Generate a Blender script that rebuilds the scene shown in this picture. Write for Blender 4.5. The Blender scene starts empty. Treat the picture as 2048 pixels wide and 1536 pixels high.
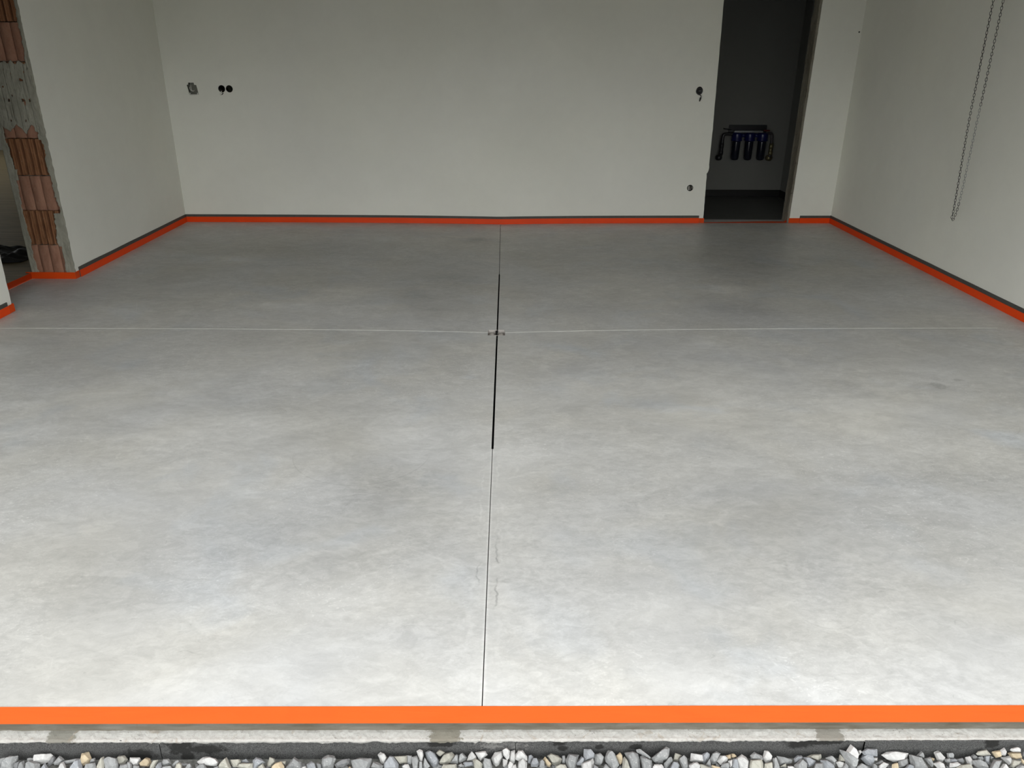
import bpy, bmesh, math, random
from math import sin, cos, pi, exp, sqrt
from mathutils import Vector, Matrix, noise
from mathutils.geometry import tessellate_polygon

# ------------------------------------------------------------------ values tuned against the photograph
SKY_STOPS = [(0.0, .66), (.07, 1.42), (.13, 2.05), (.25, 1.80), (.34, 2.45), (.46, 2.65), (.58, 1.70), (.80, 1.26), (1.0, 1.20)]; SKY_TINT = (.985, 1.0, 1.0)
EXPOSURE = 1.0
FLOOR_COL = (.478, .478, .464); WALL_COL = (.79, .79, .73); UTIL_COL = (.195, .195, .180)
TAPE = (.575, .100, .0155); TAPE_D = (.78, .060, .002); TAPE_IN = (.64, .062, .004); LINE_COL = (.74, .74, .70); STONE_K = .62
OPEN_H = 2.3; HW0 = 0.75
# ------------------------------------------------------------------ camera
scene = bpy.context.scene
COL = scene.collection
CR = Vector((0.99993, -0.00935, 0.00710)); CU = Vector((-0.00291, 0.38820, 0.92157)); CF = Vector((0.01137, 0.92153, -0.38814))
cam_data = bpy.data.cameras.new('camera')
cam_data.sensor_fit = 'HORIZONTAL'; cam_data.sensor_width = 36.0
cam_data.lens = 1549.0 / 2048.0 * 36.0
cam_data.clip_start = 0.02; cam_data.clip_end = 200
cam = bpy.data.objects.new('camera', cam_data); COL.objects.link(cam)
m = Matrix((( CR.x, CU.x, -CF.x, 0.0), (CR.y, CU.y, -CF.y, 0.0), (CR.z, CU.z, -CF.z, 1.6), (0, 0, 0, 1)))
cam.matrix_world = m
scene.camera = cam

# ------------------------------------------------------------------ overcast sky and exposure
world = bpy.data.worlds.new('overcast_sky'); scene.world = world; world.use_nodes = True
wn = world.node_tree; wn.nodes.clear()
w_out = wn.nodes.new('ShaderNodeOutputWorld'); w_bg = wn.nodes.new('ShaderNodeBackground')
w_tc = wn.nodes.new('ShaderNodeTexCoord'); w_sep = wn.nodes.new('ShaderNodeSeparateXYZ')
w_ramp = wn.nodes.new('ShaderNodeValToRGB')
wn.links.new(w_tc.outputs['Generated'], w_sep.inputs[0]); wn.links.new(w_sep.outputs['Z'], w_ramp.inputs[0])
wn.links.new(w_ramp.outputs[0], w_bg.inputs['Color']); wn.links.new(w_bg.outputs[0], w_out.inputs[0])
cr = w_ramp.color_ramp                               # overcast, with a bright band added midway up to light the room; dim horizon
while len(cr.elements) < len(SKY_STOPS): cr.elements.new(.5)
for el, (p_, v_) in zip(cr.elements, SKY_STOPS): el.position = p_; el.color = (v_ * SKY_TINT[0], v_ * SKY_TINT[1], v_ * SKY_TINT[2], 1)
w_bg.inputs['Strength'].default_value = 1.0
scene.view_settings.view_transform = 'Standard'; scene.view_settings.look = 'None'
scene.view_settings.gamma = 1.0; scene.view_settings.use_curve_mapping = False
scene.view_settings.exposure = EXPOSURE
scene.cycles.use_denoising = True
scene.cycles.max_bounces = 9; scene.cycles.diffuse_bounces = 6; scene.cycles.glossy_bounces = 3
scene.cycles.adaptive_threshold = .02
scene.cycles.sample_clamp_indirect = 8.0

# ------------------------------------------------------------------ the room in metres (x right, y away from the opening, z up)
XL, XR, YB, BR, YF, YJ, YS = -3.308, 3.477, 8.189, 0.01627, 1.576, 5.888, 5.040
CEIL = 2.75
def yback(x): return YB + BR * x
def slot_x(y): return -0.034 if y > 6 else -0.034 - (6 - y) * 0.0045
def drop(x, y):
    k = [(1.576, 0.0), (2.2, .006), (3.1, .018), (4.7, .034), (6.0, .032), (8.2, .020), (8.4, .012)]
    if y <= k[0][0]: d = 0.0
    elif y >= k[-1][0]: d = k[-1][1]
    else:
        for (a, p), (b, q) in zip(k, k[1:]):
            if a <= y <= b: d = p + (q - p) * (y - a) / (b - a); break
    return d * exp(-abs(x - slot_x(y)) / 1.05)
def fz(x, y): return -drop(x, y)

# ------------------------------------------------------------------ helpers
def tag(o, label=None, cat=None, group=None, kind=None):
    for k, v in (('label', label), ('category', cat), ('group', group), ('kind', kind)):
        if v: o[k] = v
    return o
def link(name, me, mats=(), parent=None, smooth=False):
    for mt in (mats if isinstance(mats, (list, tuple)) else (mats,)): me.materials.append(mt)
    if smooth:
        for p in me.polygons: p.use_smooth = True
    o = bpy.data.objects.new(name, me); COL.objects.link(o)
    if parent: o.parent = parent
    return o
def mesh(name, vs, fs, mats=(), parent=None, smooth=False):
    me = bpy.data.meshes.new(name); me.from_pydata([tuple(v) for v in vs], [], fs); me.validate(); me.update()
    return link(name, me, mats, parent, smooth)
def from_bm(name, bm, mats=(), parent=None, smooth=False):
    bmesh.ops.recalc_face_normals(bm, faces=bm.faces)
    me = bpy.data.meshes.new(name); bm.to_mesh(me); bm.free()
    return link(name, me, mats, parent, smooth)
def empty(name, loc=(0, 0, 0), label=None, cat=None, group=None, kind=None):
    o = bpy.data.objects.new(name, None); o.location = loc; COL.objects.link(o); o.empty_display_size = .05
    return tag(o, label, cat, group, kind)
def rel(o, parent):                       # world-space mesh parented under an empty that has a location
    o.parent = parent; o.matrix_parent_inverse = Matrix.Translation(-Vector(parent.location)); return o
def bm_box(bm, a, b, bev=0.0):
    x0, y0, z0 = a; x1, y1, z1 = b
    vs = [bm.verts.new(p) for p in ((x0,y0,z0),(x1,y0,z0),(x1,y1,z0),(x0,y1,z0),(x0,y0,z1),(x1,y0,z1),(x1,y1,z1),(x0,y1,z1))]
    fs = [bm.faces.new([vs[i] for i in q]) for q in ((0,3,2,1),(4,5,6,7),(0,1,5,4),(1,2,6,5),(2,3,7,6),(3,0,4,7))]
    if bev: bmesh.ops.bevel(bm, geom=list({e for f in fs for e in f.edges}), offset=bev, segments=2, affect='EDGES')
def box(name, a, b, mat, parent=None, bev=0.0):
    bm = bmesh.new(); bm_box(bm, a, b, bev); return from_bm(name, bm, mat, parent)
def bm_tube(bm, pts, r, seg=10, closed=False, cap=True):
    pts = [Vector(p) for p in pts]; n = len(pts); rings = []
    rr = r if isinstance(r, (list, tuple)) else [r] * n
    up = None
    for i, p in enumerate(pts):
        if closed: t = pts[(i + 1) % n] - pts[i - 1]
        else: t = pts[min(i + 1, n - 1)] - pts[max(i - 1, 0)]
        t.normalize()
        if up is None:
            up = Vector((0, 0, 1)) if abs(t.z) < .9 else Vector((1, 0, 0))
        s = t.cross(up)
        if s.length < 1e-5: s = t.orthogonal()
        s.normalize(); up = s.cross(t).normalized()
        rings.append([bm.verts.new(p + (s * cos(2*pi*k/seg) + up * sin(2*pi*k/seg)) * rr[i]) for k in range(seg)])
    for i in range(n if closed else n - 1):
        A, B = rings[i], rings[(i + 1) % n]
        for k in range(seg): bm.faces.new((A[k], A[(k+1) % seg], B[(k+1) % seg], B[k]))
    if cap and not closed:
        bm.faces.new(rings[0][::-1]); bm.faces.new(rings[-1])
def tube(name, pts, r, mat, parent=None, seg=10, closed=False):
    bm = bmesh.new(); bm_tube(bm, pts, r, seg, closed); return from_bm(name, bm, mat, parent, True)
def spline(P, n=8):
    P = [Vector(p) for p in P]; out = []
    for i in range(len(P) - 1):
        a = P[max(i-1, 0)]; b = P[i]; c = P[i+1]; d = P[min(i+2, len(P)-1)]
        for k in range(n):
            t = k / n
            out.append(.5 * ((2*b) + (c-a)*t + (2*a-5*b+4*c-d)*t*t + (3*b-a-3*c+d)*t**3))
    out.append(P[-1]); return out
def bm_lathe(bm, prof, c, axis='Z', seg=24):
    rings = []
    for r, h in prof:
        ring = []
        for k in range(seg):
            a = 2*pi*k/seg; u, v = r*cos(a), r*sin(a)
            p = {'Z': (u, v, h), 'Y': (u, h, v), 'X': (h, u, v)}[axis]
            ring.append(bm.verts.new(Vector(c) + Vector(p)))
        rings.append(ring)
    for A, B in zip(rings, rings[1:]):
        for k in range(seg): bm.faces.new((A[k], A[(k+1) % seg], B[(k+1) % seg], B[k]))
    if prof[0][0] > 1e-6: bm.faces.new(rings[0])
    if prof[-1][0] > 1e-6: bm.faces.new(rings[-1][::-1])
def lathe(name, prof, c, mat, parent=None, axis='Z', seg=24):
    bm = bmesh.new(); bm_lathe(bm, prof, c, axis, seg); return from_bm(name, bm, mat, parent, True)
def slab_mesh(name, loops, fn, thick, mats, parent=None, back=True):
    """outline (and holes) in wall coordinates u, v; fn(u, v, w) places them, w is the depth into the wall"""
    vs, fs = [], []
    flat = [Vector((u, v, 0)) for L in loops for (u, v) in L]
    tri = tessellate_polygon([[Vector((u, v, 0)) for (u, v) in L] for L in loops])
    N = len(flat)
    vs = [fn(p.x, p.y, 0) for p in flat] + [fn(p.x, p.y, thick) for p in flat]
    fs = [tuple(t) for t in tri]
    if back: fs += [tuple(i + N for i in reversed(t)) for t in tri]
    s = 0
    for li, L in enumerate(loops):
        n = len(L)
        for i in range(n): a, b = s + i, s + (i + 1) % n; fs.append((a, b, b + N, a + N))
        s += n
    bm = bmesh.new(); bv = [bm.verts.new(v) for v in vs]
    for f in fs:
        try: bm.faces.new([bv[i] for i in f])
        except ValueError: pass
    return from_bm(name, bm, mats, parent)
def n1(x, y=0.0, z=0.0): return noise.noise(Vector((x, y, z)))

# ------------------------------------------------------------------ materials
class NT:
    def __init__(s, name, rough=.8, spec=.3):
        s.m = bpy.data.materials.new(name); s.m.use_nodes = True; s.t = s.m.node_tree
        s.b = s.t.nodes['Principled BSDF']; s.b.inputs['Roughness'].default_value = rough
        s.b.inputs['Specular IOR Level'].default_value = spec
        s.tc = s.t.nodes.new('ShaderNodeTexCoord')
    def inp(s, node, key, v):
        if isinstance(v, bpy.types.NodeSocket): s.t.links.new(v, node.inputs[key])
        else: node.inputs[key].default_value = v
    def math(s, op, a, b=0.0, c=None, clamp=False):
        n = s.t.nodes.new('ShaderNodeMath'); n.operation = op; n.use_clamp = clamp
        s.inp(n, 0, a); s.inp(n, 1, b)
        if c is not None: s.inp(n, 2, c)
        return n.outputs[0]
    def vec(s, scale=(1, 1, 1), loc=(0, 0, 0), src=None, rot=(0, 0, 0)):
        n = s.t.nodes.new('ShaderNodeMapping'); s.t.links.new(src or s.tc.outputs['Object'], n.inputs[0])
        n.inputs['Scale'].default_value = scale; n.inputs['Location'].default_value = loc; n.inputs['Rotation'].default_value = rot
        return n.outputs[0]
    def noise(s, scale, detail=4, rough=.55, dist=0.0, vec=None, col=False):
        n = s.t.nodes.new('ShaderNodeTexNoise'); n.inputs['Scale'].default_value = scale; n.inputs['Detail'].default_value = detail
        n.inputs['Roughness'].default_value = rough; n.inputs['Distortion'].default_value = dist
        s.t.links.new(vec or s.tc.outputs['Object'], n.inputs['Vector'])
        return n.outputs['Color' if col else 'Fac']
    def vor(s, scale, vec=None, feature='F1'):
        n = s.t.nodes.new('ShaderNodeTexVoronoi'); n.inputs['Scale'].default_value = scale; n.feature = feature
        s.t.links.new(vec or s.tc.outputs['Object'], n.inputs['Vector']); return n.outputs[0]
    def rng(s, v, a, b, c=0.0, d=1.0, smooth=False):
        n = s.t.nodes.new('ShaderNodeMapRange'); n.clamp = True
        if smooth: n.interpolation_type = 'SMOOTHSTEP'
        s.inp(n, 0, v)
        for i, x in enumerate((a, b, c, d)): n.inputs[i + 1].default_value = x
        return n.outputs[0]
    def mix(s, f, a, b, mode='MIX'):
        n = s.t.nodes.new('ShaderNodeMix'); n.data_type = 'RGBA'; n.blend_type = mode
        s.inp(n, 0, f)
        for k, v in ((6, a), (7, b)):
            if isinstance(v, bpy.types.NodeSocket): s.t.links.new(v, n.inputs[k])
            else: n.inputs[k].default_value = (*v, 1) if len(v) == 3 else v
        return n.outputs[2]
    def scale_col(s, col, f):
        n = s.t.nodes.new('ShaderNodeVectorMath'); n.operation = 'SCALE'; s.inp(n, 0, col); s.inp(n, 'Scale', f); return n.outputs[0]
    def rgb(s, c):
        n = s.t.nodes.new('ShaderNodeRGB'); n.outputs[0].default_value = (*c, 1); return n.outputs[0]
    def sep(s, v=None):
        n = s.t.nodes.new('ShaderNodeSeparateXYZ'); s.t.links.new(v or s.tc.outputs['Object'], n.inputs[0]); return n.outputs
    def ell(s, P, cx, cy, rx, ry, wob=None, soft=.35, ax=(0, 1)):
        """soft-edged elliptical mark, 1 inside"""
        dx = s.math('DIVIDE', s.math('SUBTRACT', P[ax[0]], cx), rx); dy = s.math('DIVIDE', s.math('SUBTRACT', P[ax[1]], cy), ry)
        d = s.math('SQRT', s.math('ADD', s.math('MULTIPLY', dx, dx), s.math('MULTIPLY', dy, dy)))
        if wob is not None: d = s.math('ADD', d, wob)
        return s.rng(d, 1 - soft, 1 + soft, 1.0, 0.0, True)
    def color(s, c): s.inp(s.b, 'Base Color', c if isinstance(c, bpy.types.NodeSocket) else (*c, 1)); return s
    def rough(s, v): s.inp(s.b, 'Roughness', v); return s
    def bump(s, h, dist=.002, strength=1.0):
        n = s.t.nodes.new('ShaderNodeBump'); n.inputs['Distance'].default_value = dist; n.inputs['Strength'].default_value = strength
        s.t.links.new(h, n.inputs['Height']); s.t.links.new(n.outputs[0], s.b.inputs['Normal']); return s
def simple(name, col, rough=.7, spec=.3, var=.12, scale=30, metal=0.0, bump=0.0):
    t = NT(name, rough, spec); t.b.inputs['Metallic'].default_value = metal
    n = t.noise(scale, 4)
    t.color(t.scale_col(t.rgb(col), t.rng(n, .25, .75, 1 - var, 1 + var)))
    if bump: t.bump(n, bump)
    return t.m

# concrete floor: slab patches plus painted light falloff and doorway reflection (attribute "patch"), trowel mottling, scuffs, marks
BLOBS = [(-2.29,6.52,0.23,0.11,0.12),(-1.19,5.62,0.19,0.12,0.09),(-1.56,5.20,0.21,0.09,0.08),(-2.53,5.05,0.20,0.09,0.06),(-2.72,6.11,0.36,0.16,-0.05),(-0.65,5.47,0.22,0.15,-0.11),(-0.48,5.19,0.17,0.08,-0.1),(-1.66,6.92,0.67,0.30,-0.05),(-0.43,6.07,0.24,0.23,-0.06),(-0.85,4.29,0.18,0.12,-0.05),(-1.23,3.26,0.21,0.11,0.05),(-1.60,3.15,0.11,0.08,0.05),(-0.44,3.26,0.19,0.32,0.04),(1.68,5.67,0.15,0.17,0.1),(1.75,6.44,0.17,0.09,0.06),(2.17,7.00,0.42,0.82,-0.06),(1.72,5.17,0.42,0.14,-0.06),(0.60,5.15,0.28,0.17,-0.06),(0.28,5.65,0.15,0.55,0.04),(0.65,4.44,0.24,0.18,-0.05),(1.23,4.45,0.09,0.07,0.06),(0.65,3.32,0.24,0.22,-0.05),(1.73,4.20,0.29,0.12,-0.05),(-0.50,2.74,0.22,0.24,-0.06),(-0.63,2.22,0.22,0.09,-0.05),(-0.18,2.16,0.15,0.07,-0.05),(0.23,2.74,0.10,0.07,-0.06),(0.98,2.64,0.40,0.23,-0.04),(1.67,2.25,0.20,0.12,-0.06),(1.97,2.81,0.17,0.17,-0.05),(-1.25,1.96,0.12,0.05,-0.03),(0.66,1.82,0.15,0.03,-0.03),(0.39,1.61,0.07,0.01,-0.06),(-0.20,7.42,0.19,0.11,-0.08),(-2.16,3.60,0.20,0.19,0.03),(-0.90,2.72,0.30,0.08,0.03),(2.31,3.90,0.28,0.22,0.04),(1.71,3.44,0.30,0.23,0.03),(0.32,3.07,0.22,0.14,0.04),(0.03,3.06,0.13,0.24,0.04),(-0.81,1.65,0.28,0.04,0.03),(0.56,2.06,0.16,0.08,0.03),  # the large dark one before the rear doorway is its reflection, painted in
    (1.0, 2.55, .9, .38, -.075), (-.55, 2.5, .5, .33, -.06), (-1.2, 2.2, .6, .22, -.05), (.6, 2.15, .8, .2, -.05), (-.5, 1.62, 1.4, .12, .05), (1.0, 1.62, .9, .12, .05), (1.3, 3.55, 1.2, .6, .10), (-2.0, 3.3, .9, .5, .05), (-.6, 6.7, 2.2, .8, -.08), (1.9, 6.4, 1.0, 1.0, -.07), (-1.6, 5.9, 1.2, .5, -.05)]  # broad ones paint light falloff: paler front and middle, darker belt and back
def floor_material():
    t = NT('polished_concrete', .4, .32); P = t.sep()
    big = t.noise(.8, 5, .55, .6, t.vec((.7, 1.25, 1)))
    mid = t.noise(3.2, 7, .62, 1.2, t.vec((.75, 1.3, 1)))
    fine = t.noise(16, 8, .68, 1.6, t.vec((.7, 1.2, 1), (3, 1, 0)))
    grain = t.noise(120, 5, .7, .4)
    at = t.t.nodes.new('ShaderNodeAttribute'); at.attribute_name = 'patch'; patch = at.outputs['Fac']
    # the soft patches break up at their edges
    pw = t.math('MULTIPLY', patch, t.rng(mid, .3, .7, .9, 2.6))
    f = t.math('ADD', 1.0, pw)
    f = t.math('ADD', f, t.rng(big, .25, .75, -.10, .10))
    f = t.math('ADD', f, t.rng(mid, .28, .72, -.07, .07))
    f = t.math('ADD', f, t.rng(fine, .28, .72, -.085, .085))
    f = t.math('ADD', f, t.rng(grain, .25, .75, -.035, .035))
    isl = t.rng(t.noise(1.9, 9, .62, 1.8, t.vec((.8, 1.2, 1), (2, 5, 0))), .49, .53)
    f = t.math('ADD', f, t.math('MULTIPLY', t.math('SUBTRACT', isl, .5), .045))
    isl2 = t.rng(t.noise(7, 9, .66, 1.5, t.vec((.75, 1.2, 1), (8, 1, 0))), .53, .58)
    f = t.math('ADD', f, t.math('MULTIPLY', isl2, .06))
    cm = t.noise(1.6, 3, .5, .4, t.vec((1, 1, 1), (11, 3, 0)))
    crisp = t.rng(t.noise(24, 9, .62, .7, t.vec((.8, 1.25, 1), (6, 6, 0))), .47, .55)
    f = t.math('ADD', f, t.math('MULTIPLY', t.math('SUBTRACT', crisp, .45), t.rng(cm, .35, .6, .02, .075)))
    crisp2 = t.rng(t.noise(52, 7, .6, 1.0, t.vec((.9, 1.15, 1), (1, 6, 0))), .52, .58)
    f = t.math('ADD', f, t.math('MULTIPLY', crisp2, t.rng(cm, .40, .62, .0, .05)))
    # pale crumbs and worms of cement paste, in clusters
    cl = t.rng(t.noise(1.1, 3, .5, .3, t.vec((1, 1, 1), (7, 2, 0))), .47, .62)
    worm = t.rng(t.noise(34, 3, .5, 3.2, t.vec((.8, 1.15, 1))), .60, .66)
    crumb = t.rng(t.vor(30, t.vec((.8, 1.1, 1), src=t.vec((1, 1, 1)))), .09, .16, 1, 0)
    f = t.math('ADD', f, t.math('MULTIPLY', t.math('MULTIPLY', worm, cl), .17))
    f = t.math('ADD', f, t.math('MULTIPLY', t.math('MULTIPLY', crumb, t.rng(t.noise(9, 2), .46, .56)), t.math('MULTIPLY', cl, .20)))
    dk = t.rng(t.noise(24, 4, .6, 2.5, t.vec((.6, 1.3, 1), (1, 9, 0))), .645, .72)
    f = t.math('SUBTRACT', f, t.math('MULTIPLY', dk, .13))
    # long hairline scuffs
    for i, (rot, sc) in enumerate(((.5, 1.0), (-.7, 1.3), (1.2, .8))):
        v = t.vec((1.3 * sc, 30 * sc, 1), (i * 3.1, i, 0), src=t.vec((1, 1, 1), rot=(0, 0, rot)))
        h = t.rng(t.noise(1.4, 2, .5, .4, v), .72, .75)
        f = t.math('ADD', f, t.math('MULTIPLY', h, .045))
    wob = t.rng(t.noise(22, 3), .2, .8, -.5, .5)
    # dark marks by the right wall, small stain near the far wall
    for cx, cy, rx, ry, a in ((2.325, 3.795, .045, .045, .26), (2.478, 3.880, .03, .02, .26), (-.19, 7.35, .20, .13, .10),
                              (.012, 2.12, .018, .012, .14)):
        f = t.math('SUBTRACT', f, t.math('MULTIPLY', t.ell(P, cx, cy, rx, ry, wob), a))
    # pale grouting dust along both sides of the joint
    sx = t.math('SUBTRACT', -.034, t.math('MULTIPLY', t.math('MAXIMUM', t.math('SUBTRACT', 6.0, P[1]), 0.0), .0045))
    rel_x = t.math('SUBTRACT', P[0], sx)
    wv = t.rng(t.noise(16, 3, .5, 0, t.vec((.3, 1, 1))), .2, .8, -.016, .016)
    for off, ya, yb, amp, wd in ((.030, 1.95, 2.42, -.30, .0035), (-.030, 2.02, 2.28, -.22, .003), (.026, 2.40, 3.02, .12, .004), (-.034, 2.36, 2.95, .11, .004),
                                 (.045, 2.10, 2.75, .09, .005), (-.048, 1.75, 2.15, .10, .007), (.040, 1.72, 1.98, .08, .007)):
        q = t.math('ABSOLUTE', t.math('ADD', t.math('SUBTRACT', rel_x, off), wv))
        q = t.math('MULTIPLY', t.rng(q, wd * .35, wd * 1.5, 1, 0, True), t.math('MULTIPLY', t.rng(P[1], ya, ya + .06), t.rng(P[1], yb - .06, yb, 1, 0)))
        q = t.math('MULTIPLY', q, t.rng(t.noise(9, 3, .5, 0, t.vec((1, 1, 1), (off * 90, 0, 0))), .40, .56))
        f = t.math('ADD', f, t.math('MULTIPLY', q, amp))
    # faint tyre-like arcs
    for cx_, cy_, r_ in ((1.02, 1.98, .10), (2.30, 3.36, .17), (1.62, 3.30, .15), (-.62, 3.05, .30)):
        ex = t.math('SUBTRACT', P[0], cx_); ey = t.math('SUBTRACT', P[1], cy_)
        rr = t.math('SQRT', t.math('ADD', t.math('MULTIPLY', ex, ex), t.math('MULTIPLY', ey, ey)))
        q = t.math('MULTIPLY', t.rng(t.math('ABSOLUTE', t.math('SUBTRACT', rr, r_)), .001, .004, 1, 0, True), t.rng(ey, -.02, -.10, 0, 1))
        f = t.math('SUBTRACT', f, t.math('MULTIPLY', q, .10))
    dx = t.math('ABSOLUTE', rel_x)
    dist = t.math('ADD', dx, t.rng(mid, .2, .8, -.07, .07))
    f = t.math('ADD', f, t.math('MULTIPLY', t.rng(dist, .03, .24, 1, 0, True), t.rng(P[1], 1.6, 2.6, .02, .075)))
    f = t.math('ADD', f, t.rng(dx, .004, .011, .12, 0.0))
    tint = t.mix(t.rng(t.noise(1.3, 3, .5, .5, t.vec((1, 1, 1), (4, 4, 0))), .35, .65), (1.0, 1.0, 1.02), (1.015, .995, .965))
    tint = t.mix(t.rng(t.noise(2.1, 3, .5, .5, t.vec((1, 1, 1), (14, 8, 0))), .55, .72), tint, (.965, .99, 1.04))
    base = t.scale_col(t.rgb(FLOOR_COL), f)
    t.color(t.mix(1.0, base, tint, 'MULTIPLY'))
    t.rough(t.rng(t.noise(5, 5, .6, 1), .3, .7, .34, .50))
    t.bump(t.noise(7, 6, .6, 1), .0012, .5)
    return t.m
M = {}
M['floor'] = floor_material()

def board_material():                                # black fleece-faced insulation board with damp stains and seams
    t = NT('black_fleece_board', .95, .15); P = t.sep()
    n = t.noise(420, 5, .7, .5); n2 = t.noise(45, 5, .65, .8)
    c = t.mix(t.rng(n, .36, .68), (.015, .0155, .016), (.115, .115, .112))
    c = t.mix(t.rng(n2, .35, .75, .0, .45), c, (.06, .06, .057))
    wob = t.rng(t.noise(60, 4, .6, .6), .2, .8, -.55, .55)
    D = None
    for x, z, rx, rz in ((-.985,-.150,.045,.020), (-.87,-.120,.035,.030), (-.855,-.155,.018,.022), (-.80,-.131,.05,.016), (-1.155,-.106,.010,.005),
                         (-.165,-.113,.032,.012), (.155,-.112,.022,.010), (.165,-.128,.012,.010), (.265,-.125,.010,.008), (.365,-.125,.018,.010),
                         (.33,-.104,.012,.004), (.81,-.118,.035,.014), (.86,-.109,.06,.010), (.905,-.112,.02,.006), (1.335,-.110,.020,.018), (-.20,-.105,.02,.006)):
        e = t.ell(P, x, z, rx, rz, wob, .3, (0, 2)); D = e if D is None else t.math('MAXIMUM', D, e)
    c = t.mix(t.math('MULTIPLY', D, .86), c, (.012, .012, .011))
    lt = t.ell(P, 0.0, -.125, .06, .018, t.rng(t.noise(160, 4, .6, 1), .2, .8, -1.1, 1.1), .3, (0, 2))
    c = t.mix(t.math('MULTIPLY', t.math('MULTIPLY', lt, t.rng(n2, .4, .6)), .30), c, (.33, .32, .30))
    t.color(c); t.bump(n, .0008, .8)
    return t.m
M['board'] = board_material()

def ledge_material():                                # pale cut foam edge with grey mortar patches
    t = NT('pale_foam_edge', .9, .2); P = t.sep()
    n = t.noise(75, 7, .75, .3); cr_ = t.vor(75, t.vec((1, 1, 1)), 'DISTANCE_TO_EDGE')
    c = t.mix(t.rng(n, .3, .7), (.30, .292, .27), (.42, .415, .39))
    c = t.mix(t.math('MULTIPLY', t.rng(t.noise(120, 4, .7), .60, .68), t.rng(t.noise(14, 3), .45, .6)), c, (.17, .155, .14))
    wob = t.rng(t.noise(70, 4), .2, .8, -.4, .4)
    for x, rx, col in ((-1.19, .038, (.17, .165, .14)), (-.155, .042, (.16, .15, .12)), (.895, .037, (.18, .17, .145))):
        c = t.mix(t.math('MULTIPLY', t.ell(P, x, 1.57, rx, .09, wob, .12), .95), c, col)
    c = t.mix(t.math('MULTIPLY', t.rng(t.noise(26, 4, .6, .6, t.vec((1, 1, 1), (5, 0, 0))), .60, .68), .5), c, (.24, .20, .15))
    t.color(c); t.bump(n, .003, .9); return t.m
M['ledge'] = ledge_material()

def brown_edge():
    t = NT('cast_slab_edge', .7, .3)
    n = t.noise(9, 5, .6, .5, t.vec((1, 1, 5))); n2 = t.noise(70, 4, .6)
    c = t.mix(t.rng(n, .3, .7), (.09, .078, .055), (.155, .146, .122))
    c = t.mix(t.rng(n2, .62, .70, 0, .6), c, (.12, .09, .06))
    t.color(c); t.bump(n2, .001); return t.m
M['slab_edge'] = brown_edge()

def plaster(name, col, stain=.03):
    t = NT(name, .9, .25)
    a = t.noise(1.2, 4, .5, .3); b = t.noise(9, 5, .6); g = t.noise(260, 3, .6)
    f = t.math('ADD', t.rng(a, .3, .7, 1 - stain, 1 + stain), t.rng(b, .3, .7, -.012, .012))
    c = t.scale_col(t.rgb(col), f)
    c = t.mix(t.rng(t.noise(.9, 3, .5, .3, t.vec((1, 1, 1), (5, 5, 5))), .35, .65), c, t.mix(1.0, c, (1.0, 1.0, .982), 'MULTIPLY'))
    t.color(c); t.bump(g, .0006, .5); return t.m
M['wall'] = plaster('white_plaster', WALL_COL)
M['ceiling'] = plaster('ceiling_plaster', (.55, .54, .51))
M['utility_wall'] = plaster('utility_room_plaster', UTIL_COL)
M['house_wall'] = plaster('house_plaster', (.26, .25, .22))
M['mortar'] = NT('grey_mortar', .95, .2)
_t = M['mortar']; _n = _t.noise(16, 6, .65, .8, _t.vec((1, 1, .4)))
_t.color(_t.mix(_t.rng(_n, .3, .7), (.22, .216, .175), (.35, .34, .28))); _t.bump(_t.noise(60, 5, .6), .003); M['mortar'] = _t.m
def brick_mat(name, a, b):
    t = NT(name, .9, .2); n = t.noise(26, 6, .65, .4, t.vec((1, 1, .35))); sp = t.noise(150, 3, .6)
    c = t.mix(t.rng(n, .3, .7), a, b)
    c = t.mix(t.rng(sp, .68, .74, 0, .7), c, (.50, .47, .4))
    t.color(c); t.bump(n, .0015); return t.m
M['brick_ribbed'] = brick_mat('ribbed_clay', (.19, .082, .038), (.31, .15, .076))
M['brick_smooth'] = brick_mat('smooth_clay', (.23, .115, .075), (.34, .185, .125))
def reveal_mat():
    t = NT('raw_reveal', .95, .15); n = t.noise(9, 7, .7, .6, t.vec((1, 1, .22))); k = t.noise(30, 4)
    c = t.mix(t.rng(n, .3, .7), (.13, .115, .088), (.29, .27, .22)); c = t.mix(t.rng(k, .66, .72, 0, .8), c, (.02, .018, .015))
    t.color(c); t.bump(n, .004); return t.m
M['reveal'] = reveal_mat()
def tape_mat(name, col, r=.42):
    t = NT(name, r, .25); n = t.noise(3, 5, .6, 1.2, t.vec((1, 1, 4)))
    t.color(t.scale_col(t.rgb(col), t.rng(n, .3, .7, .95, 1.04))); t.bump(t.noise(5, 3, .5, 1.0, t.vec((1, 1, 7))), .0015, .5); return t.m
M['tape'] = tape_mat('orange_tape', TAPE)
M['tape_in'] = tape_mat('orange_tape_on_plaster', TAPE_IN)
M['tape_dark'] = tape_mat('orange_tape_over_dark_strip', TAPE_D)
M['tape_shaded'] = tape_mat('orange_tape_shaded', (.40, .034, .002))  # darker copy of the tape, shade on the step put into its colour
M['skirting'] = simple('dark_grey_skirting', (.075, .073, .066), .6, .3)
M['skirting_black'] = simple('black_skirting', (.012, .012, .011), .6, .3)
M['dark_void'] = simple('joint_filler', (.018, .017, .018), .9, .1)
M['drain'] = simple('drain_concrete', (.38, .355, .33), .9, .2, .2, 60, bump=.002)
M['wood'] = NT('oak_planks', .5, .2)
_t = M['wood']; _P = _t.sep(); _n = _t.noise(3, 8, .62, .8, _t.vec((.5, 9, 1)))
_pl = _t.math('FRACT', _t.math('DIVIDE', _P[1], .18)); _g = _t.rng(_pl, .0, .03, 0, 1)
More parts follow.
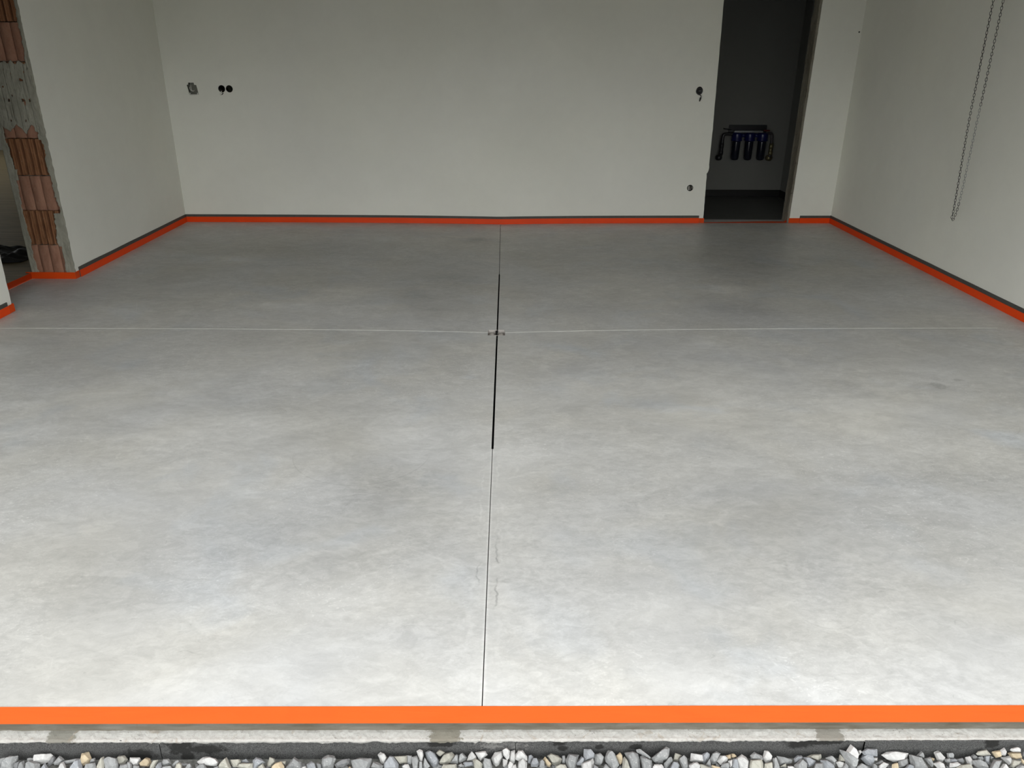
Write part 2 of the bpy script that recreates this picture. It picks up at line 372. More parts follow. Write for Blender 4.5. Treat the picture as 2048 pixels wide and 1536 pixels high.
_c = _t.mix(_t.rng(_n, .3, .7), (.10, .078, .038), (.23, .185, .10)); _c = _t.mix(_g, (.02, .015, .01), _c)
_t.color(_c); M['wood'] = _t.m
M['chain'] = simple('dark_zinc_steel', (.07, .062, .064), .5, .5, .25, 200, .6)
M['chain_highlight'] = simple('galvanised_highlight', (.30, .30, .30), .4, .5, .2, 200, .6)  # paler copy of the chain steel, highlights painted into the colour
M['black_plastic'] = simple('black_plastic', (.012, .012, .013), .35, .5)
M['grey_plastic'] = simple('dark_grey_plastic', (.095, .095, .085), .5, .4)
M['olive_plastic'] = simple('olive_grey_backing', (.20, .20, .17), .7, .3)
M['white_cable'] = simple('white_cable', (.70, .69, .65), .4, .4, .03)
M['black_cable'] = simple('black_cable', (.015, .014, .013), .4, .4)
M['blue_plastic'] = simple('blue_plastic', (.006, .008, .075), .3, .5)
M['navy_bowl'] = simple('dark_blue_bowl', (.010, .012, .022), .10, .6)
M['brass'] = simple('dull_brass', (.20, .17, .09), .4, .5, .2, 60, .7)
M['steel'] = simple('brushed_steel', (.35, .36, .36), .35, .5, .05, 60, .9)
M['red'] = simple('red_plastic', (.10, .01, .006), .4, .4)
M['sheet'] = simple('black_sheet', (.018, .018, .018), .65, .3, .3, 12)
M['ground'] = simple('trampled_gravel_ground', (.13, .13, .12), .95, .2, .35, 60, bump=.01)
M['facade'] = simple('facade_render', (.55, .54, .50), .9, .2, .03, 8)
def stone_mat(name, a, b, c3):
    t = NT(name, .85, .25); n = t.noise(45, 7, .7, 1.0); v = t.noise(90, 4, .6, 2.0); oi = t.t.nodes.new('ShaderNodeObjectInfo')
    c = t.mix(t.rng(n, .3, .7), a, b); c = t.mix(t.rng(v, .60, .66, 0, .75), c, c3)
    c = t.scale_col(c, t.rng(oi.outputs['Random'], 0, 1, .86, 1.16))
    t.color(c); t.bump(t.noise(160, 6, .7), .0012, .9); return t.m
K = STONE_K
def ks(*c): return tuple(x * K for x in c)
M['g'] = stone_mat('grey_limestone', ks(.22, .228, .228), ks(.42, .43, .425), ks(.64, .64, .62))
M['b'] = stone_mat('bluish_limestone', ks(.25, .265, .28), ks(.40, .42, .44), ks(.62, .63, .63))
M['w'] = stone_mat('pale_limestone', ks(.46, .46, .45), ks(.70, .70, .68), ks(.85, .84, .80))
M['t'] = stone_mat('tan_limestone', ks(.47, .38, .245), ks(.66, .56, .40), ks(.72, .66, .54))
M['o'] = stone_mat('olive_limestone', ks(.34, .335, .29), ks(.52, .51, .44), ks(.62, .61, .54))
M['d'] = stone_mat('dark_limestone', ks(.16, .165, .17), ks(.28, .285, .285), ks(.42, .42, .41))
# ------------------------------------------------------------------ floor slab with its open joint and drain recess
DX0, DX1, DY0, DY1 = -.099, .011, 4.673, 4.782
def joint_half(y): return .0014 if y < 3.09 else (.0050 if y < 6.2 else .0022)
def build_floor():
    ys = [YF + (8.42 - YF) * i / 118 for i in range(119)]
    ys = sorted(set([round(v, 4) for v in ys if abs(v - DY0) > .03 and abs(v - DY1) > .03] + [DY0, DY1, 3.088, 3.09, 6.2, 6.202]))
    vs, fs, mi, patch = [], [], [], []
    def V(x, y, z): vs.append((x, y, z)); patch.append(sum(a * exp(-((x-cx)/rx)**2 - ((y-cy)/ry)**2) for cx, cy, rx, ry, a in BLOBS)); return len(vs) - 1
    def xs_left(y):
        e = slot_x(y) - joint_half(y); return [-3.64 + (DX0 + 3.64) * i / 52 for i in range(53)] + [DX0 + (e - DX0) * k / 4 for k in (1, 2, 3, 4)]
    def xs_right(y):
        e = slot_x(y) + joint_half(y); return [e + (DX1 - e) * k / 4 for k in (0, 1, 2, 3)] + [DX1 + (3.62 - DX1) * i / 52 for i in range(53)]
    rows = []
    for y in ys:
        A = [V(x, y, fz(x, y)) for x in xs_left(y)]; Bq = [V(x, y, fz(x, y)) for x in xs_right(y)]; rows.append((A, Bq))
    for (y0, r0), (y1, r1) in zip(zip(ys, rows), zip(ys[1:], rows[1:])):
        for s in (0, 1):
            a, b = r0[s], r1[s]
            for i in range(len(a) - 1):
                if DY0 - 1e-4 <= y0 < DY1 - 1e-4 and ((s == 0 and i >= 52) or (s == 1 and i < 4)): continue
                fs.append((a[i], a[i+1], b[i+1], b[i])); mi.append(0)
        # joint walls and bottom, with vertices of their own so the slab's shading stays flat
        if not (DY0 - 1e-4 <= y0 < DY1 - 1e-4):
            P4 = [vs[k] for k in (r0[0][-1], r1[0][-1], r1[1][0], r0[1][0])]
            up = [V(*p) for p in P4]; dn = [V(p[0], p[1], p[2] - .05) for p in P4]
            fs += [(up[0], up[1], dn[1], dn[0]), (up[3], dn[3], dn[2], up[2]), (dn[0], dn[1], dn[2], dn[3])]; mi += [1, 1, 1]
            if abs(y1 - DY0) < 1e-3: fs.append((up[1], up[2], dn[2], dn[1])); mi.append(1)
            if abs(y0 - DY1) < 1e-3: fs.append((up[0], dn[0], dn[3], up[3])); mi.append(1)
    # slab edge at the garage opening, kept just behind the tape
    fr = [V(*vs[k]) for k in rows[0][0] + rows[0][1]]
    dn = [V(vs[k][0], vs[k][1] + .002, -.0575) for k in fr]
    for i in range(len(fr) - 1): fs.append((fr[i], dn[i], dn[i+1], fr[i+1])); mi.append(0)
    me = bpy.data.meshes.new('floor'); me.from_pydata(vs, [], fs); me.update()
    at = me.attributes.new('patch', 'FLOAT', 'POINT'); at.data.foreach_set('value', patch)
    o = link('floor', me, [M['floor'], M['dark_void']]); me.polygons.foreach_set('material_index', mi)
    for p in me.polygons: p.use_smooth = (p.material_index == 0 and p.normal.z > .5)
    return tag(o, kind='structure')
floor = build_floor()

# drain recess cut into the slab where the joint crosses the pale line
zt = fz(-.1, 4.73)
dr = empty('drain_recess', (-.044, 4.7275, zt - .022), 'small rectangular recess cut in the concrete floor where the dark joint crosses the pale line', 'drain')
bm = bmesh.new(); zb = zt - .022; zz = zt + .001
p = [(DX0, DY0), (DX1, DY0), (DX1, DY1), (DX0, DY1)]
top = [bm.verts.new((x, y, fz(x, y) - .0003)) for x, y in p]; bot = [bm.verts.new((x, y, zb)) for x, y in p]
for i in range(4): bm.faces.new((top[i], top[(i+1) % 4], bot[(i+1) % 4], bot[i]))
bm.faces.new(bot)
rel(from_bm('pan', bm, M['drain']), dr)
for sx in (-1, 1):                                      # rounded lumps of mortar either side of the channel
    bm = bmesh.new(); bmesh.ops.create_icosphere(bm, subdivisions=3, radius=1.0)
    for v in bm.verts:
        k = 1 + .12 * n1(v.co.x * 2 + sx, v.co.y * 2, v.co.z * 2)
        v.co = Vector((-.044 + sx * .029 + v.co.x * .0215 * k, 4.722 + v.co.y * .040 * k, zb + .001 + max(v.co.z, -.1) * .017 * k))
    rel(from_bm('mortar_lump', bm, M['drain'], smooth=True), dr)
rel(box('channel_strip', (-.0505, DY0 + .018, zb + .001), (-.0385, DY1 - .001, zb + .016), M['dark_void']), dr)
rel(box('channel_lip', (-.058, DY0 + .0015, zb + .001), (-.031, DY0 + .016, zb + .019), M['drain'], bev=.002), dr)

# pale line straight across the floor
vs, fs = [], []
for seg in ((-3.24, DX0 - .002), (DX1 + .002, 3.22)):
    n = 90; s0 = len(vs)
    for i in range(n + 1):
        x = seg[0] + (seg[1] - seg[0]) * i / n; y = 4.727 + .0122 * x; w = .0021 + .0006 * n1(x * 9)
        for dy, dz in ((-w, .0002), (w, .0002), (w, .0009), (-w, .0009)): vs.append((x, y + dy, fz(x, y) + dz))
        if i:
            a, b = s0 + (i-1)*4, s0 + i*4
            for k in range(4): fs.append((a+k, b+k, b+(k+1) % 4, a+(k+1) % 4))
ln = mesh('marking_line', vs, fs, simple('pale_chalk', LINE_COL, .9, .2, .06, 20))
tag(ln, 'thin pale straight line drawn across the concrete floor from wall to wall', 'line')

# ------------------------------------------------------------------ walls
def jag(u, v0, v1, n, amp, seed, f=6.0):
    return [(u + amp * n1(i * .9 + seed, v0 + f * i / n * (v1 - v0), seed) , v0 + (v1 - v0) * i / n) for i in range(n + 1)]
L_fn = lambda u, v, w: (XL - w, u, v)
far_edge = jag(YJ, -.06, 2.2, 110, .006, 3.0, 30)
near_edge = jag(YS, -.06, 2.2, 60, .006, 9.0, 20)
near_edge = [(u + (.0 if v > .30 else -.010 * (1 - max(v, 0) / .30)) + .008, v) for u, v in near_edge]
outl = [(1.88, -.06), (1.88, CEIL), (8.143, CEIL), (8.143, -.06)] + far_edge + list(reversed(near_edge))
wl = tag(slab_mesh('wall_left', [outl], L_fn, .010, M['wall']), kind='structure')
core = [(1.88, -.06), (1.88, CEIL), (8.12, CEIL), (8.12, -.06), (YJ + .085, -.06), (YJ + .085, 2.2), (YS, 2.2), (YS, -.06)]
slab_mesh('masonry_core', [core], lambda u, v, w: (XL - .010 - w, u, v), .322, M['mortar'], wl)

R_fn = lambda u, v, w: (XR + w, u, v)
tag(slab_mesh('wall_right', [[(1.88, -.06), (1.88, CEIL), (8.30, CEIL), (8.30, -.06)]], R_fn, .30, M['wall']), kind='structure')

B_fn = lambda u, v, w: (u, yback(u) + w, v)
def circ(cx, cz, r, n=20, ry=None): return [(cx + r * cos(2*pi*i/n), cz + (ry or r) * sin(2*pi*i/n)) for i in range(n)]
sq_hole = [(-3.085,1.3445), (-3.031,1.3445), (-3.029,1.325), (-3.009,1.323), (-2.997,1.235), (-3.035,1.232), (-3.088,1.232), (-3.103,1.3235), (-3.089,1.3265)]
sq_hole = [(x, z + .010) for x, z in sq_hole]
HOLES = [sq_hole, circ(-2.767, 1.3000, .0335), circ(-2.693, 1.3000, .0335), circ(1.9455, 1.3130, .0335, 20, .037), circ(1.9425, .3620, .0325)]
dl = [(2.098, 2.2)] + [(2.098 + (2.1165 - 2.098) * (2.12 - z) / 1.13 + .0028 * n1(z * 9), z) for z in [2.1 - i * .05 for i in range(23)]]
dl += [(2.1175 + .003 * n1(z * 12), z) for z in (.95, .9, .85, .8, .75, .7, .65, .6)] + [(2.122, .57), (2.119, .545), (2.113, .525), (2.106, .514), (2.101, .508)]
dl += [(2.1035 + (.50 - z) * .024 + .0026 * n1(z * 25), z) for z in [.49 - i * .025 for i in range(19)]] + [(2.113, .02), (2.113, -.06)]
drr = [(3.036 + .016 * max(z, 0) / 2.1 + .0025 * n1(z * 14 + 4), z) for z in [-.06 + i * .05 for i in range(45)]] + [(3.053, 2.2)]
outl = [(-3.70, -.06), (-3.70, CEIL), (3.70, CEIL), (3.70, -.06)] + list(reversed([(u, v) for u, v in reversed(drr)])) + dl
wb = tag(slab_mesh('wall_back', [outl] + HOLES, B_fn, .012, M['wall']), kind='structure')
# brickwork core behind the plaster coat, on either side of the doorway and over it
for nm, a, b in (('masonry_core', (-3.70, -.06), (2.10, CEIL)), ('masonry_core', (3.06, -.06), (3.70, CEIL)), ('masonry_core', (2.10, 2.2), (3.06, CEIL))):
    bm = bmesh.new(); c = [(a[0], a[1]), (b[0], a[1]), (b[0], b[1]), (a[0], b[1])]
    q = [[bm.verts.new(B_fn(u, v, w)) for u, v in c] for w in (.060, .155)]
    bm.faces.new(q[0]); bm.faces.new(q[1][::-1])
    for i in range(4): bm.faces.new((q[0][i], q[0][(i+1) % 4], q[1][(i+1) % 4], q[1][i]))
    from_bm(nm, bm, M['utility_wall'], wb)
# raw reveal on the right side of the rear doorway
vs, fs = [], []; NZ, NW = 220, 18
for i in range(NZ + 1):
    z = -.04 + 2.24 * i / NZ
    for j in range(NW + 1):
        w = .002 + .158 * j / NW + (.010 * n1(z * 6, 5.0) + .006 * n1(z * 25, 2.0) if j == NW else 0)
        x = 3.033 + .016 * max(z, 0) / 2.1 + .004 * n1(z * 9, w * 30) + .0025 * n1(z * 40, w * 60)
        vs.append((x, yback(3.03) + w, z))
for i in range(NZ):
    for j in range(NW): a = i * (NW + 1) + j; fs.append((a, a + 1, a + NW + 2, a + NW + 1))
s = len(vs); vs += [(3.08, yback(3.03) + .02, z) for z in (-.04, 2.2)]
rv = mesh('raw_reveal', vs[:s], fs, M['reveal'], wb)
md = rv.modifiers.new('thickness', 'SOLIDIFY'); md.thickness = .02; md.offset = -1

tag(box('ceiling', (-3.7, 1.58, CEIL), (3.8, 8.45, CEIL + .2), M['ceiling']), kind='structure')
fw = empty('wall_front', (0, 1.7, 0), kind='structure')
bm = bmesh.new(); OX0, OX1, OH = -2.95, 3.1, OPEN_H
bm_box(bm, (-6.0, 1.50, -.3), (OX0, 1.88, 3.2)); bm_box(bm, (OX1, 1.50, -.3), (6.0, 1.88, 3.2)); bm_box(bm, (OX0, 1.50, OH), (OX1, 1.88, 3.2))
rel(from_bm('facade_masonry', bm, M['facade']), fw)

# ------------------------------------------------------------------ brick reveal at the left opening
def jamb_y(x, z): return YJ - .004
courses = [(-.02, .258, 's'), (.262, .518, 'r'), (.522, .772, 's'), (.778, 1.034, 'r'), (1.040, 1.292, 's'), (1.298, 1.548, 'r'), (1.553, 1.800, 's'), (1.806, 2.06, 'r'), (2.064, 2.2, 's')]
def lw(z):     # width of plaster strip, house side
    return .045 + .022 * n1(z * 5, 1.7) + .010 * n1(z * 19, 4.2) + (.02 if .74 < z < .82 else 0)
def rw(z):     # width of mortar strip, garage side
    if z < .25: b = .062
    elif z < .50: b = .085 - .12 * (z - .25) * .6
    elif z < .62: b = .018
    elif z < .78: b = .030
    elif z < 1.03: b = .036
    elif z < 1.45: b = .05
    else: b = .022
    return b + .012 * n1(z * 14, 7.7) + .008 * n1(z * 45, 2.2)
XJ0, XJ1 = XL - .332, XL + .0008
def full_mortar(x, z):
    u = (x - XJ0) / (XJ1 - XJ0)
    lo = 1.075 + .055 * abs(sin(u * 9.5 + .6)) + .03 * n1(u * 9, 1.1) - .03 * (u > .8)
    hi = 1.545 + .03 * n1(u * 14, 6.6) + (.035 if .15 < u < .32 else 0) - .05 * (u > .9)
    return lo < z < hi
def brick_depth(kind, x, z, s):
    x += .004 * n1(z * 3, s)
    if kind == 'r':                                     # hollow clay block seen end on: deep open slots between webs
        ph = ((x - XJ0 + s) / .047) % 1.0; d = 0.0
        if ph > .64: d = .075 * min(1, (ph - .64) / .05, (1.0 - ph) / .05 + .12)
        if .30 < ph < .37: d += .006
        return d + .0022 * n1(x * 60, z * 8, s) + (.016 if n1(x * 18, z * 5, s + 3) > .45 else 0)
    ph = ((x - XJ0 + s) / .080) % 1.0                   # moulded face with shallow flutes
    return .016 * (1 - abs(sin(pi * ph)) ** .55) + .0020 * n1(x * 30, z * 6, s) + (.012 if ph < .05 else 0)
for ci, (z0, z1, kd) in enumerate(courses):
    nx, nz = 150, max(8, int((z1 - z0) / .010)); xa, xb = XJ0 + .012, XJ1 - .010
    vs, fs = [], []
    for i in range(nz + 1):
        for j in range(nx + 1):
            x = xa + (xb - xa) * j / nx; z = z0 + (z1 - z0) * i / nz
            edge = .003 if i in (0, nz) else 0
            y = YJ - .004 + brick_depth(kd, x, z, .013 * ci) + edge
            if j == 0 or j == nx: y += .060
            vs.append((x, y, z + (.002 * n1(x * 30, ci) if i == nz else 0)))
    for i in range(nz):
        for j in range(nx): a = i * (nx + 1) + j; fs.append((a, a + 1, a + nx + 2, a + nx + 1))
    mesh('clay_brick', vs, fs, M['brick_ribbed' if kd == 'r' else 'brick_smooth'], wl)
# mortar smears: only the cells covered by mortar, with a real thickness
def mortar_part(name, test, x0, x1, z0, z1, step=.0035, off=.010):
    nx, nz = int((x1 - x0) / step), int((z1 - z0) / (step * 1.3)); idx = {}; vs, fs = [], []
    def vid(i, j):
        if (i, j) not in idx:
            x = x0 + j * step; z = z0 + i * step * 1.3
            idx[(i, j)] = len(vs)
            vs.append((x, YJ - off + .005 * n1(x * 20, z * 5, 2) + .0025 * n1(x * 70, z * 30, 5), z))
        return idx[(i, j)]
    for i in range(nz):
        for j in range(nx):
            x = x0 + (j + .5) * step; z = z0 + (i + .5) * step * 1.3
            if test(x, z): fs.append((vid(i, j), vid(i, j+1), vid(i+1, j+1), vid(i+1, j)))
    o = mesh(name, vs, fs, M['mortar'], wl, True)
    md = o.modifiers.new('thickness', 'SOLIDIFY'); md.thickness = .011; md.offset = -1
    return o
mortar_part('mortar_strip', lambda x, z: x < XJ0 + lw(z), XJ0, XJ0 + .11, 0, 2.2)
mortar_part('mortar_strip', lambda x, z: x > XJ1 - rw(z), XJ1 - .13, XJ1, 0, 2.2)
def smear(x, z):
    if not full_mortar(x, z): return False
    u = (x - XJ0) / (XJ1 - XJ0); ph = (u * 7.2 + .12 * n1(z * 8) + .25 * (z - 1.3)) % 1.0
    if ph < .075 and n1(z * 5, u * 7) > -.2: return False
    if abs(z - 1.297) < .009 and n1(x * 40, 3) > .05: return False
    if n1(x * 26, z * 22, 8) > .50: return False
    return True
mortar_part('mortar_smear', smear, XJ0, XJ1, 1.03, 1.62, .0030, .014)

# ------------------------------------------------------------------ the house room beyond the left opening
SZ = .043
hf = tag(box('floor_house', (-9.5, 2.5, -.10), (-3.645, 14.2, SZ), M['wood']), kind='structure')
tag(box('wall_house_far', (-9.7, 14.2, -.1), (-3.4, 14.4, CEIL), M['house_wall']), kind='structure')
tag(box('wall_house_near', (-9.7, 2.3, -.1), (-3.645, 2.5, CEIL), M['house_wall']), kind='structure')
bm = bmesh.new()
for a, b in (((-9.7, 2.3, -.1), (-9.5, 8.6, CEIL)), ((-9.7, 13.4, -.1), (-9.5, 14.4, CEIL)), ((-9.7, 8.6, -.1), (-9.5, 13.4, HW0)), ((-9.7, 8.6, 2.4), (-9.5, 13.4, CEIL))): bm_box(bm, a, b)
tag(from_bm('wall_house_left', bm, M['house_wall']), kind='structure')
tag(box('ceiling_house', (-9.7, 2.3, CEIL), (-3.7, 14.4, CEIL + .2), M['ceiling']), kind='structure')
tag(box('wall_house_right', (-3.645, 8.36, -.1), (-3.40, 14.3, CEIL), M['house_wall']), kind='structure')
# crumpled black sheet on the wooden floor
vs, fs = [], []; NX, NY = 70, 50
for i in range(NY + 1):
    for j in range(NX + 1):
        u, v = j / NX, i / NY
        x = -5.25 + 1.34 * u + .06 * n1(u * 4, v * 3, 1) ; y = 6.10 + .46 * v + .10 * u + .07 * n1(u * 5, v * 2, 9)
        h = .018 + .055 * abs(n1(u * 6, v * 5, 4)) + .03 * abs(n1(u * 15, v * 12, 2)) + .05 * exp(-((u - .62) / .12) ** 2 - ((v - .8) / .3) ** 2)
        e = min(u, 1 - u, v, 1 - v) * 8
        vs.append((x, y, SZ + .004 + h * min(1, e)))
for i in range(NY):
    for j in range(NX): a = i * (NX + 1) + j; fs.append((a, a + 1, a + NX + 2, a + NX + 1))
sh = mesh('plastic_sheet', vs, fs, M['sheet'], None, True); md = sh.modifiers.new('thickness', 'SOLIDIFY'); md.thickness = .002; md.offset = 1
tag(sh, 'crumpled black sheet lying on the wooden floor beyond the brick-sided opening', 'sheet')

# ------------------------------------------------------------------ utility room behind the rear doorway
UB = lambda u: 9.988 + BR * (u - 3.0)
bm = bmesh.new(); v = [bm.verts.new(p) for p in ((-.6, 8.40, -.004), (3.9, 8.44, -.004), (3.9, 10.2, -.004), (-.6, 10.2, -.004), (-.6, 8.40, -.1), (3.9, 8.44, -.1), (3.9, 10.2, -.1), (-.6, 10.2, -.1))]
for q in ((0, 1, 2, 3), (4, 7, 6, 5), (0, 4, 5, 1), (1, 5, 6, 2), (2, 6, 7, 3), (3, 7, 4, 0)): bm.faces.new([v[i] for i in q])
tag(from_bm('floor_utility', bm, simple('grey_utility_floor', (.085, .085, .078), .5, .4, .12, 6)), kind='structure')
def ubox(name, x0, x1, yo0, yo1, z0, z1, mat, kind='structure'):
    bm = bmesh.new(); bm_box(bm, (x0, yo0, z0), (x1, yo1, z1))
    for q in bm.verts: q.co.y += BR * (q.co.x - 3.0)
    return tag(from_bm(name, bm, mat), kind=kind)
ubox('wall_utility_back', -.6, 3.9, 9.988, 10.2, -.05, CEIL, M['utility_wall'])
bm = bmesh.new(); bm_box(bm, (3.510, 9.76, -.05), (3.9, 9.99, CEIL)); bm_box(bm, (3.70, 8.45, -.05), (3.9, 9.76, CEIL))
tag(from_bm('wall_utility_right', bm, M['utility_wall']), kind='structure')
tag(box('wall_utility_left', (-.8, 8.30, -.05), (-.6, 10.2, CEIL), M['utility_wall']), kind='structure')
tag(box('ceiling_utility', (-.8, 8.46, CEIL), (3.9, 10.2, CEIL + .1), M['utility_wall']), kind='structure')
ubox('baseboard_utility_back', -.6, 3.502, 9.976, 9.988, -.004, .078, M['skirting_black'])
bm = bmesh.new(); bm_box(bm, (3.500, 9.752, -.004), (3.512, 9.985, .078)); bm_box(bm, (3.500, 9.750, -.004), (3.70, 9.761, .078)); bm_box(bm, (3.690, 8.46, -.004), (3.70, 9.75, .078))
tag(from_bm('baseboard_utility_right', bm, M['skirting_black']), kind='structure')

# ------------------------------------------------------------------ skirtings of the garage
SK = .079
def strip_x(name, x0, y0, y1, side, z0, z1, t, mat, n=40, wav=0.0, seed=0.0):
    """band against a side wall; side +1 = band grows towards +x"""
    bm = bmesh.new(); rows = []
    for i in range(n + 1):
        y = y0 + (y1 - y0) * i / n; b = fz(x0, y)
        tz = z1 + wav * n1(y * 3 + seed, 1); bz = z0
        q = [(x0, bz), (x0 + side * t, bz), (x0 + side * t, tz), (x0, tz)]
        rows.append([bm.verts.new((px, y, b + pz)) for px, pz in q])
    for A, B_ in zip(rows, rows[1:]):
        for k in range(4): bm.faces.new((A[k], A[(k+1) % 4], B_[(k+1) % 4], B_[k]))
    bm.faces.new(rows[0]); bm.faces.new(rows[-1][::-1])
    return from_bm(name, bm, mat)
def strip_y(name, x0, x1, yfn, z0, z1, t, mat, n=60, wav=0.0, seed=0.0, floorz=True):
    bm = bmesh.new(); rows = []
    for i in range(n + 1):
        x = x0 + (x1 - x0) * i / n; y = yfn(x); b = fz(x, y) if floorz else 0
        tz = z1 + wav * n1(x * 3 + seed, 1)
        rows.append([bm.verts.new((x, py, b + pz)) for py, pz in ((y, z0), (y - t, z0), (y - t, tz), (y, tz))])
    for A, B_ in zip(rows, rows[1:]):
        for k in range(4): bm.faces.new((A[k], A[(k+1) % 4], B_[(k+1) % 4], B_[k]))
    bm.faces.new(rows[0]); bm.faces.new(rows[-1][::-1])
    return from_bm(name, bm, mat)
st = dict(kind='structure')
s1 = strip_x('baseboard_left', XL - .001, 5.934, yback(XL) - .001, 1, .0015, SK, .008, M['skirting'], wav=.0015)
tag(s1, kind='structure')
tag(strip_x('baseboard_left_front', XL - .001, 1.90, 4.988, 1, .0015, SK, .008, M['skirting'], wav=.0015), kind='structure')
tag(strip_x('baseboard_right', XR + .001, 1.90, yback(XR) - .001, -1, .0015, SK + .002, .008, M['skirting'], wav=.0015), kind='structure')
tag(strip_y('baseboard_back', XL + .009, 2.066, lambda x: yback(x) + .001, .0015, SK, .008, M['skirting'], wav=.001), kind='structure')
tag(strip_y('baseboard_back_right', 3.145, XR - .009, lambda x: yback(x) + .001, .0015, SK, .008, M['skirting'], wav=.001), kind='structure')

# ------------------------------------------------------------------ orange masking tape
TH = .054; e = .0088
def tape(o, label): return tag(o, label, 'tape', 'strips of orange masking tape round the floor edge')
tape(strip_y('masking_tape', -2.94, 3.09, lambda x: YF - .0002, -.0585, .0012, .0012, M['tape'], 80, .0006, 1.0, False),
     'wide bright orange tape along the front edge of the slab, above the gravel')
tape(strip_x('masking_tape', XL + e, 5.9335, yback(XL) - .010, 1, .0004, TH, .0012, M['tape_dark'], wav=.002, seed=3),
     'orange tape along the left wall from the brick-sided opening to the far left corner')
c = strip_x('masking_tape', XL + .0008, YJ - .012, 5.934, 1, .0004, TH - .001, .0012, M['tape_in'], 4)
tape(c, 'short brighter orange tape wrapped round the foot of the white wall beside the exposed bricks')
tape(strip_x('masking_tape', XL + e, 1.90, 4.990, 1, .0004, TH, .0012, M['tape_dark'], wav=.002, seed=5),
     'orange tape on the left wall at the photo\'s left edge, in front of the opening')
bm = bmesh.new()
bm_box(bm, (XL + .0095, 4.990, .0005), (XL + .0107, YS + .006, TH)); bm_box(bm, (XL - .05, YS + .006, .0005), (XL + .0107, YS + .0075, TH - .001))
tape(from_bm('masking_tape', bm, M['tape_in']), 'orange tape end folded round the corner of the near left wall stub')
tape(strip_y('masking_tape', XL - .376, XL + .002, lambda x: YJ - .0155, .0004, TH - .002, .0012, M['tape_in'], 12, .001, 8.0),
     'orange tape across the foot of the exposed bricks in the left opening')
c = strip_x('masking_tape', -3.6440, YS - .3, YJ - .02, 1, .0004, SZ + .004, .0012, M['tape_shaded'], 14, .002, 2.0)
tape(c, 'orange tape with painted shade on the threshold step up to the wooden floor, left opening')
tape(strip_y('masking_tape', XL + .011, 2.066, lambda x: yback(x) - e + .001, .0004, TH + .001, .0012, M['tape_dark'], 80, .0015, 4.0),
     'longest far orange tape, along the back wall from the left corner to the dark doorway')
tape(strip_y('masking_tape', 2.0665, 2.124, lambda x: yback(x) - .0015, .0004, TH - .002, .0012, M['tape_in'], 4),
     'short brighter orange tape end beside the left side of the dark rear doorway')
tape(strip_y('masking_tape', 3.145, XR - .011, lambda x: yback(x) - e + .001, .0004, TH + .001, .0012, M['tape_dark'], 10, .001, 6.0),
     'orange tape over dark skirting on the narrow back wall piece in the right corner')
tape(strip_y('masking_tape', 3.030, 3.1445, lambda x: yback(x) - .0015, .0004, TH - .001, .0012, M['tape_in'], 6),
     'short brighter orange tape on bare white wall just right of the dark rear doorway')
tape(strip_x('masking_tape', XR - e, 1.90, yback(XR) - .012, -1, .0004, TH + .001, .0012, M['tape_dark'], wav=.002, seed=7),
     'orange tape running along the foot of the right wall below the hanging chain')
bm = bmesh.new()                                       # flat across the doorway, curling up the right reveal
rows = []
for i in range(21):
    x = 2.118 + (3.004 - 2.118) * i / 20; y = yback(x) + .004
    w = .075 * min(1, .35 + x - 2.118) + .004 * n1(x * 7)
    rows.append([bm.verts.new((x, y + a, fz(x, y) + .0012 + h)) for a, h in ((0, 0), (w, 0), (w, .001), (0, .001))])
for k in range(4):
    t_ = (k + 1) / 4; x = 3.004 + .022 * t_; y = yback(x) + .004
    rows.append([bm.verts.new((x, y + a, fz(x, y) + .0012 + h + .11 * t_ ** 2.5)) for a, h in ((0, 0), (.075 - .055 * t_, 0), (.075 - .055 * t_, .001), (0, .001))])
for A, B_ in zip(rows, rows[1:]):
    for k in range(4): bm.faces.new((A[k], A[(k+1) % 4], B_[(k+1) % 4], B_[k]))
bm.faces.new(rows[0]); bm.faces.new(rows[-1][::-1])
tape(from_bm('masking_tape', bm, M['tape_dark']), 'thin dark orange tape flat across the rear doorway threshold, curling up the raw reveal')

# ------------------------------------------------------------------ foundation edge outside
def band(name, prof, mat, x0=-2.94, x1=3.09, n=700, wob=0.0, seed=0.0):
    """strip running along x; prof = list of (y, z); wob roughens the middle rows"""
    vs, fs = [], []
    for i in range(n + 1):
        x = x0 + (x1 - x0) * i / n
        for k, (y, z) in enumerate(prof):
            q = wob * (n1(x * 22 + seed, k * 3.0) + .7 * n1(x * 90, k * 2.0 + seed)) if 0 < k < len(prof) - 1 else 0
            vs.append((x, y + q * .6, z + q))
    m_ = len(prof)
    for i in range(n):
        for k in range(m_ - 1): a = i * m_ + k; fs.append((a, a + 1, a + m_ + 1, a + m_))
    return mesh(name, vs, fs, mat)
tag(band('trim_1', [(1.60, -.0575), (1.587, -.0575), (1.586, -.075), (1.587, -.0975), (1.60, -.0975)], M['slab_edge'], n=300, wob=.0006), kind='structure')
tag(band('trim_2', [(1.60, -.094), (1.588, -.0955), (1.578, -.0965), (1.568, -.0985), (1.560, -.1000), (1.5555, -.1035), (1.5575, -.112), (1.60, -.118)], M['ledge'], wob=.0022), kind='structure')
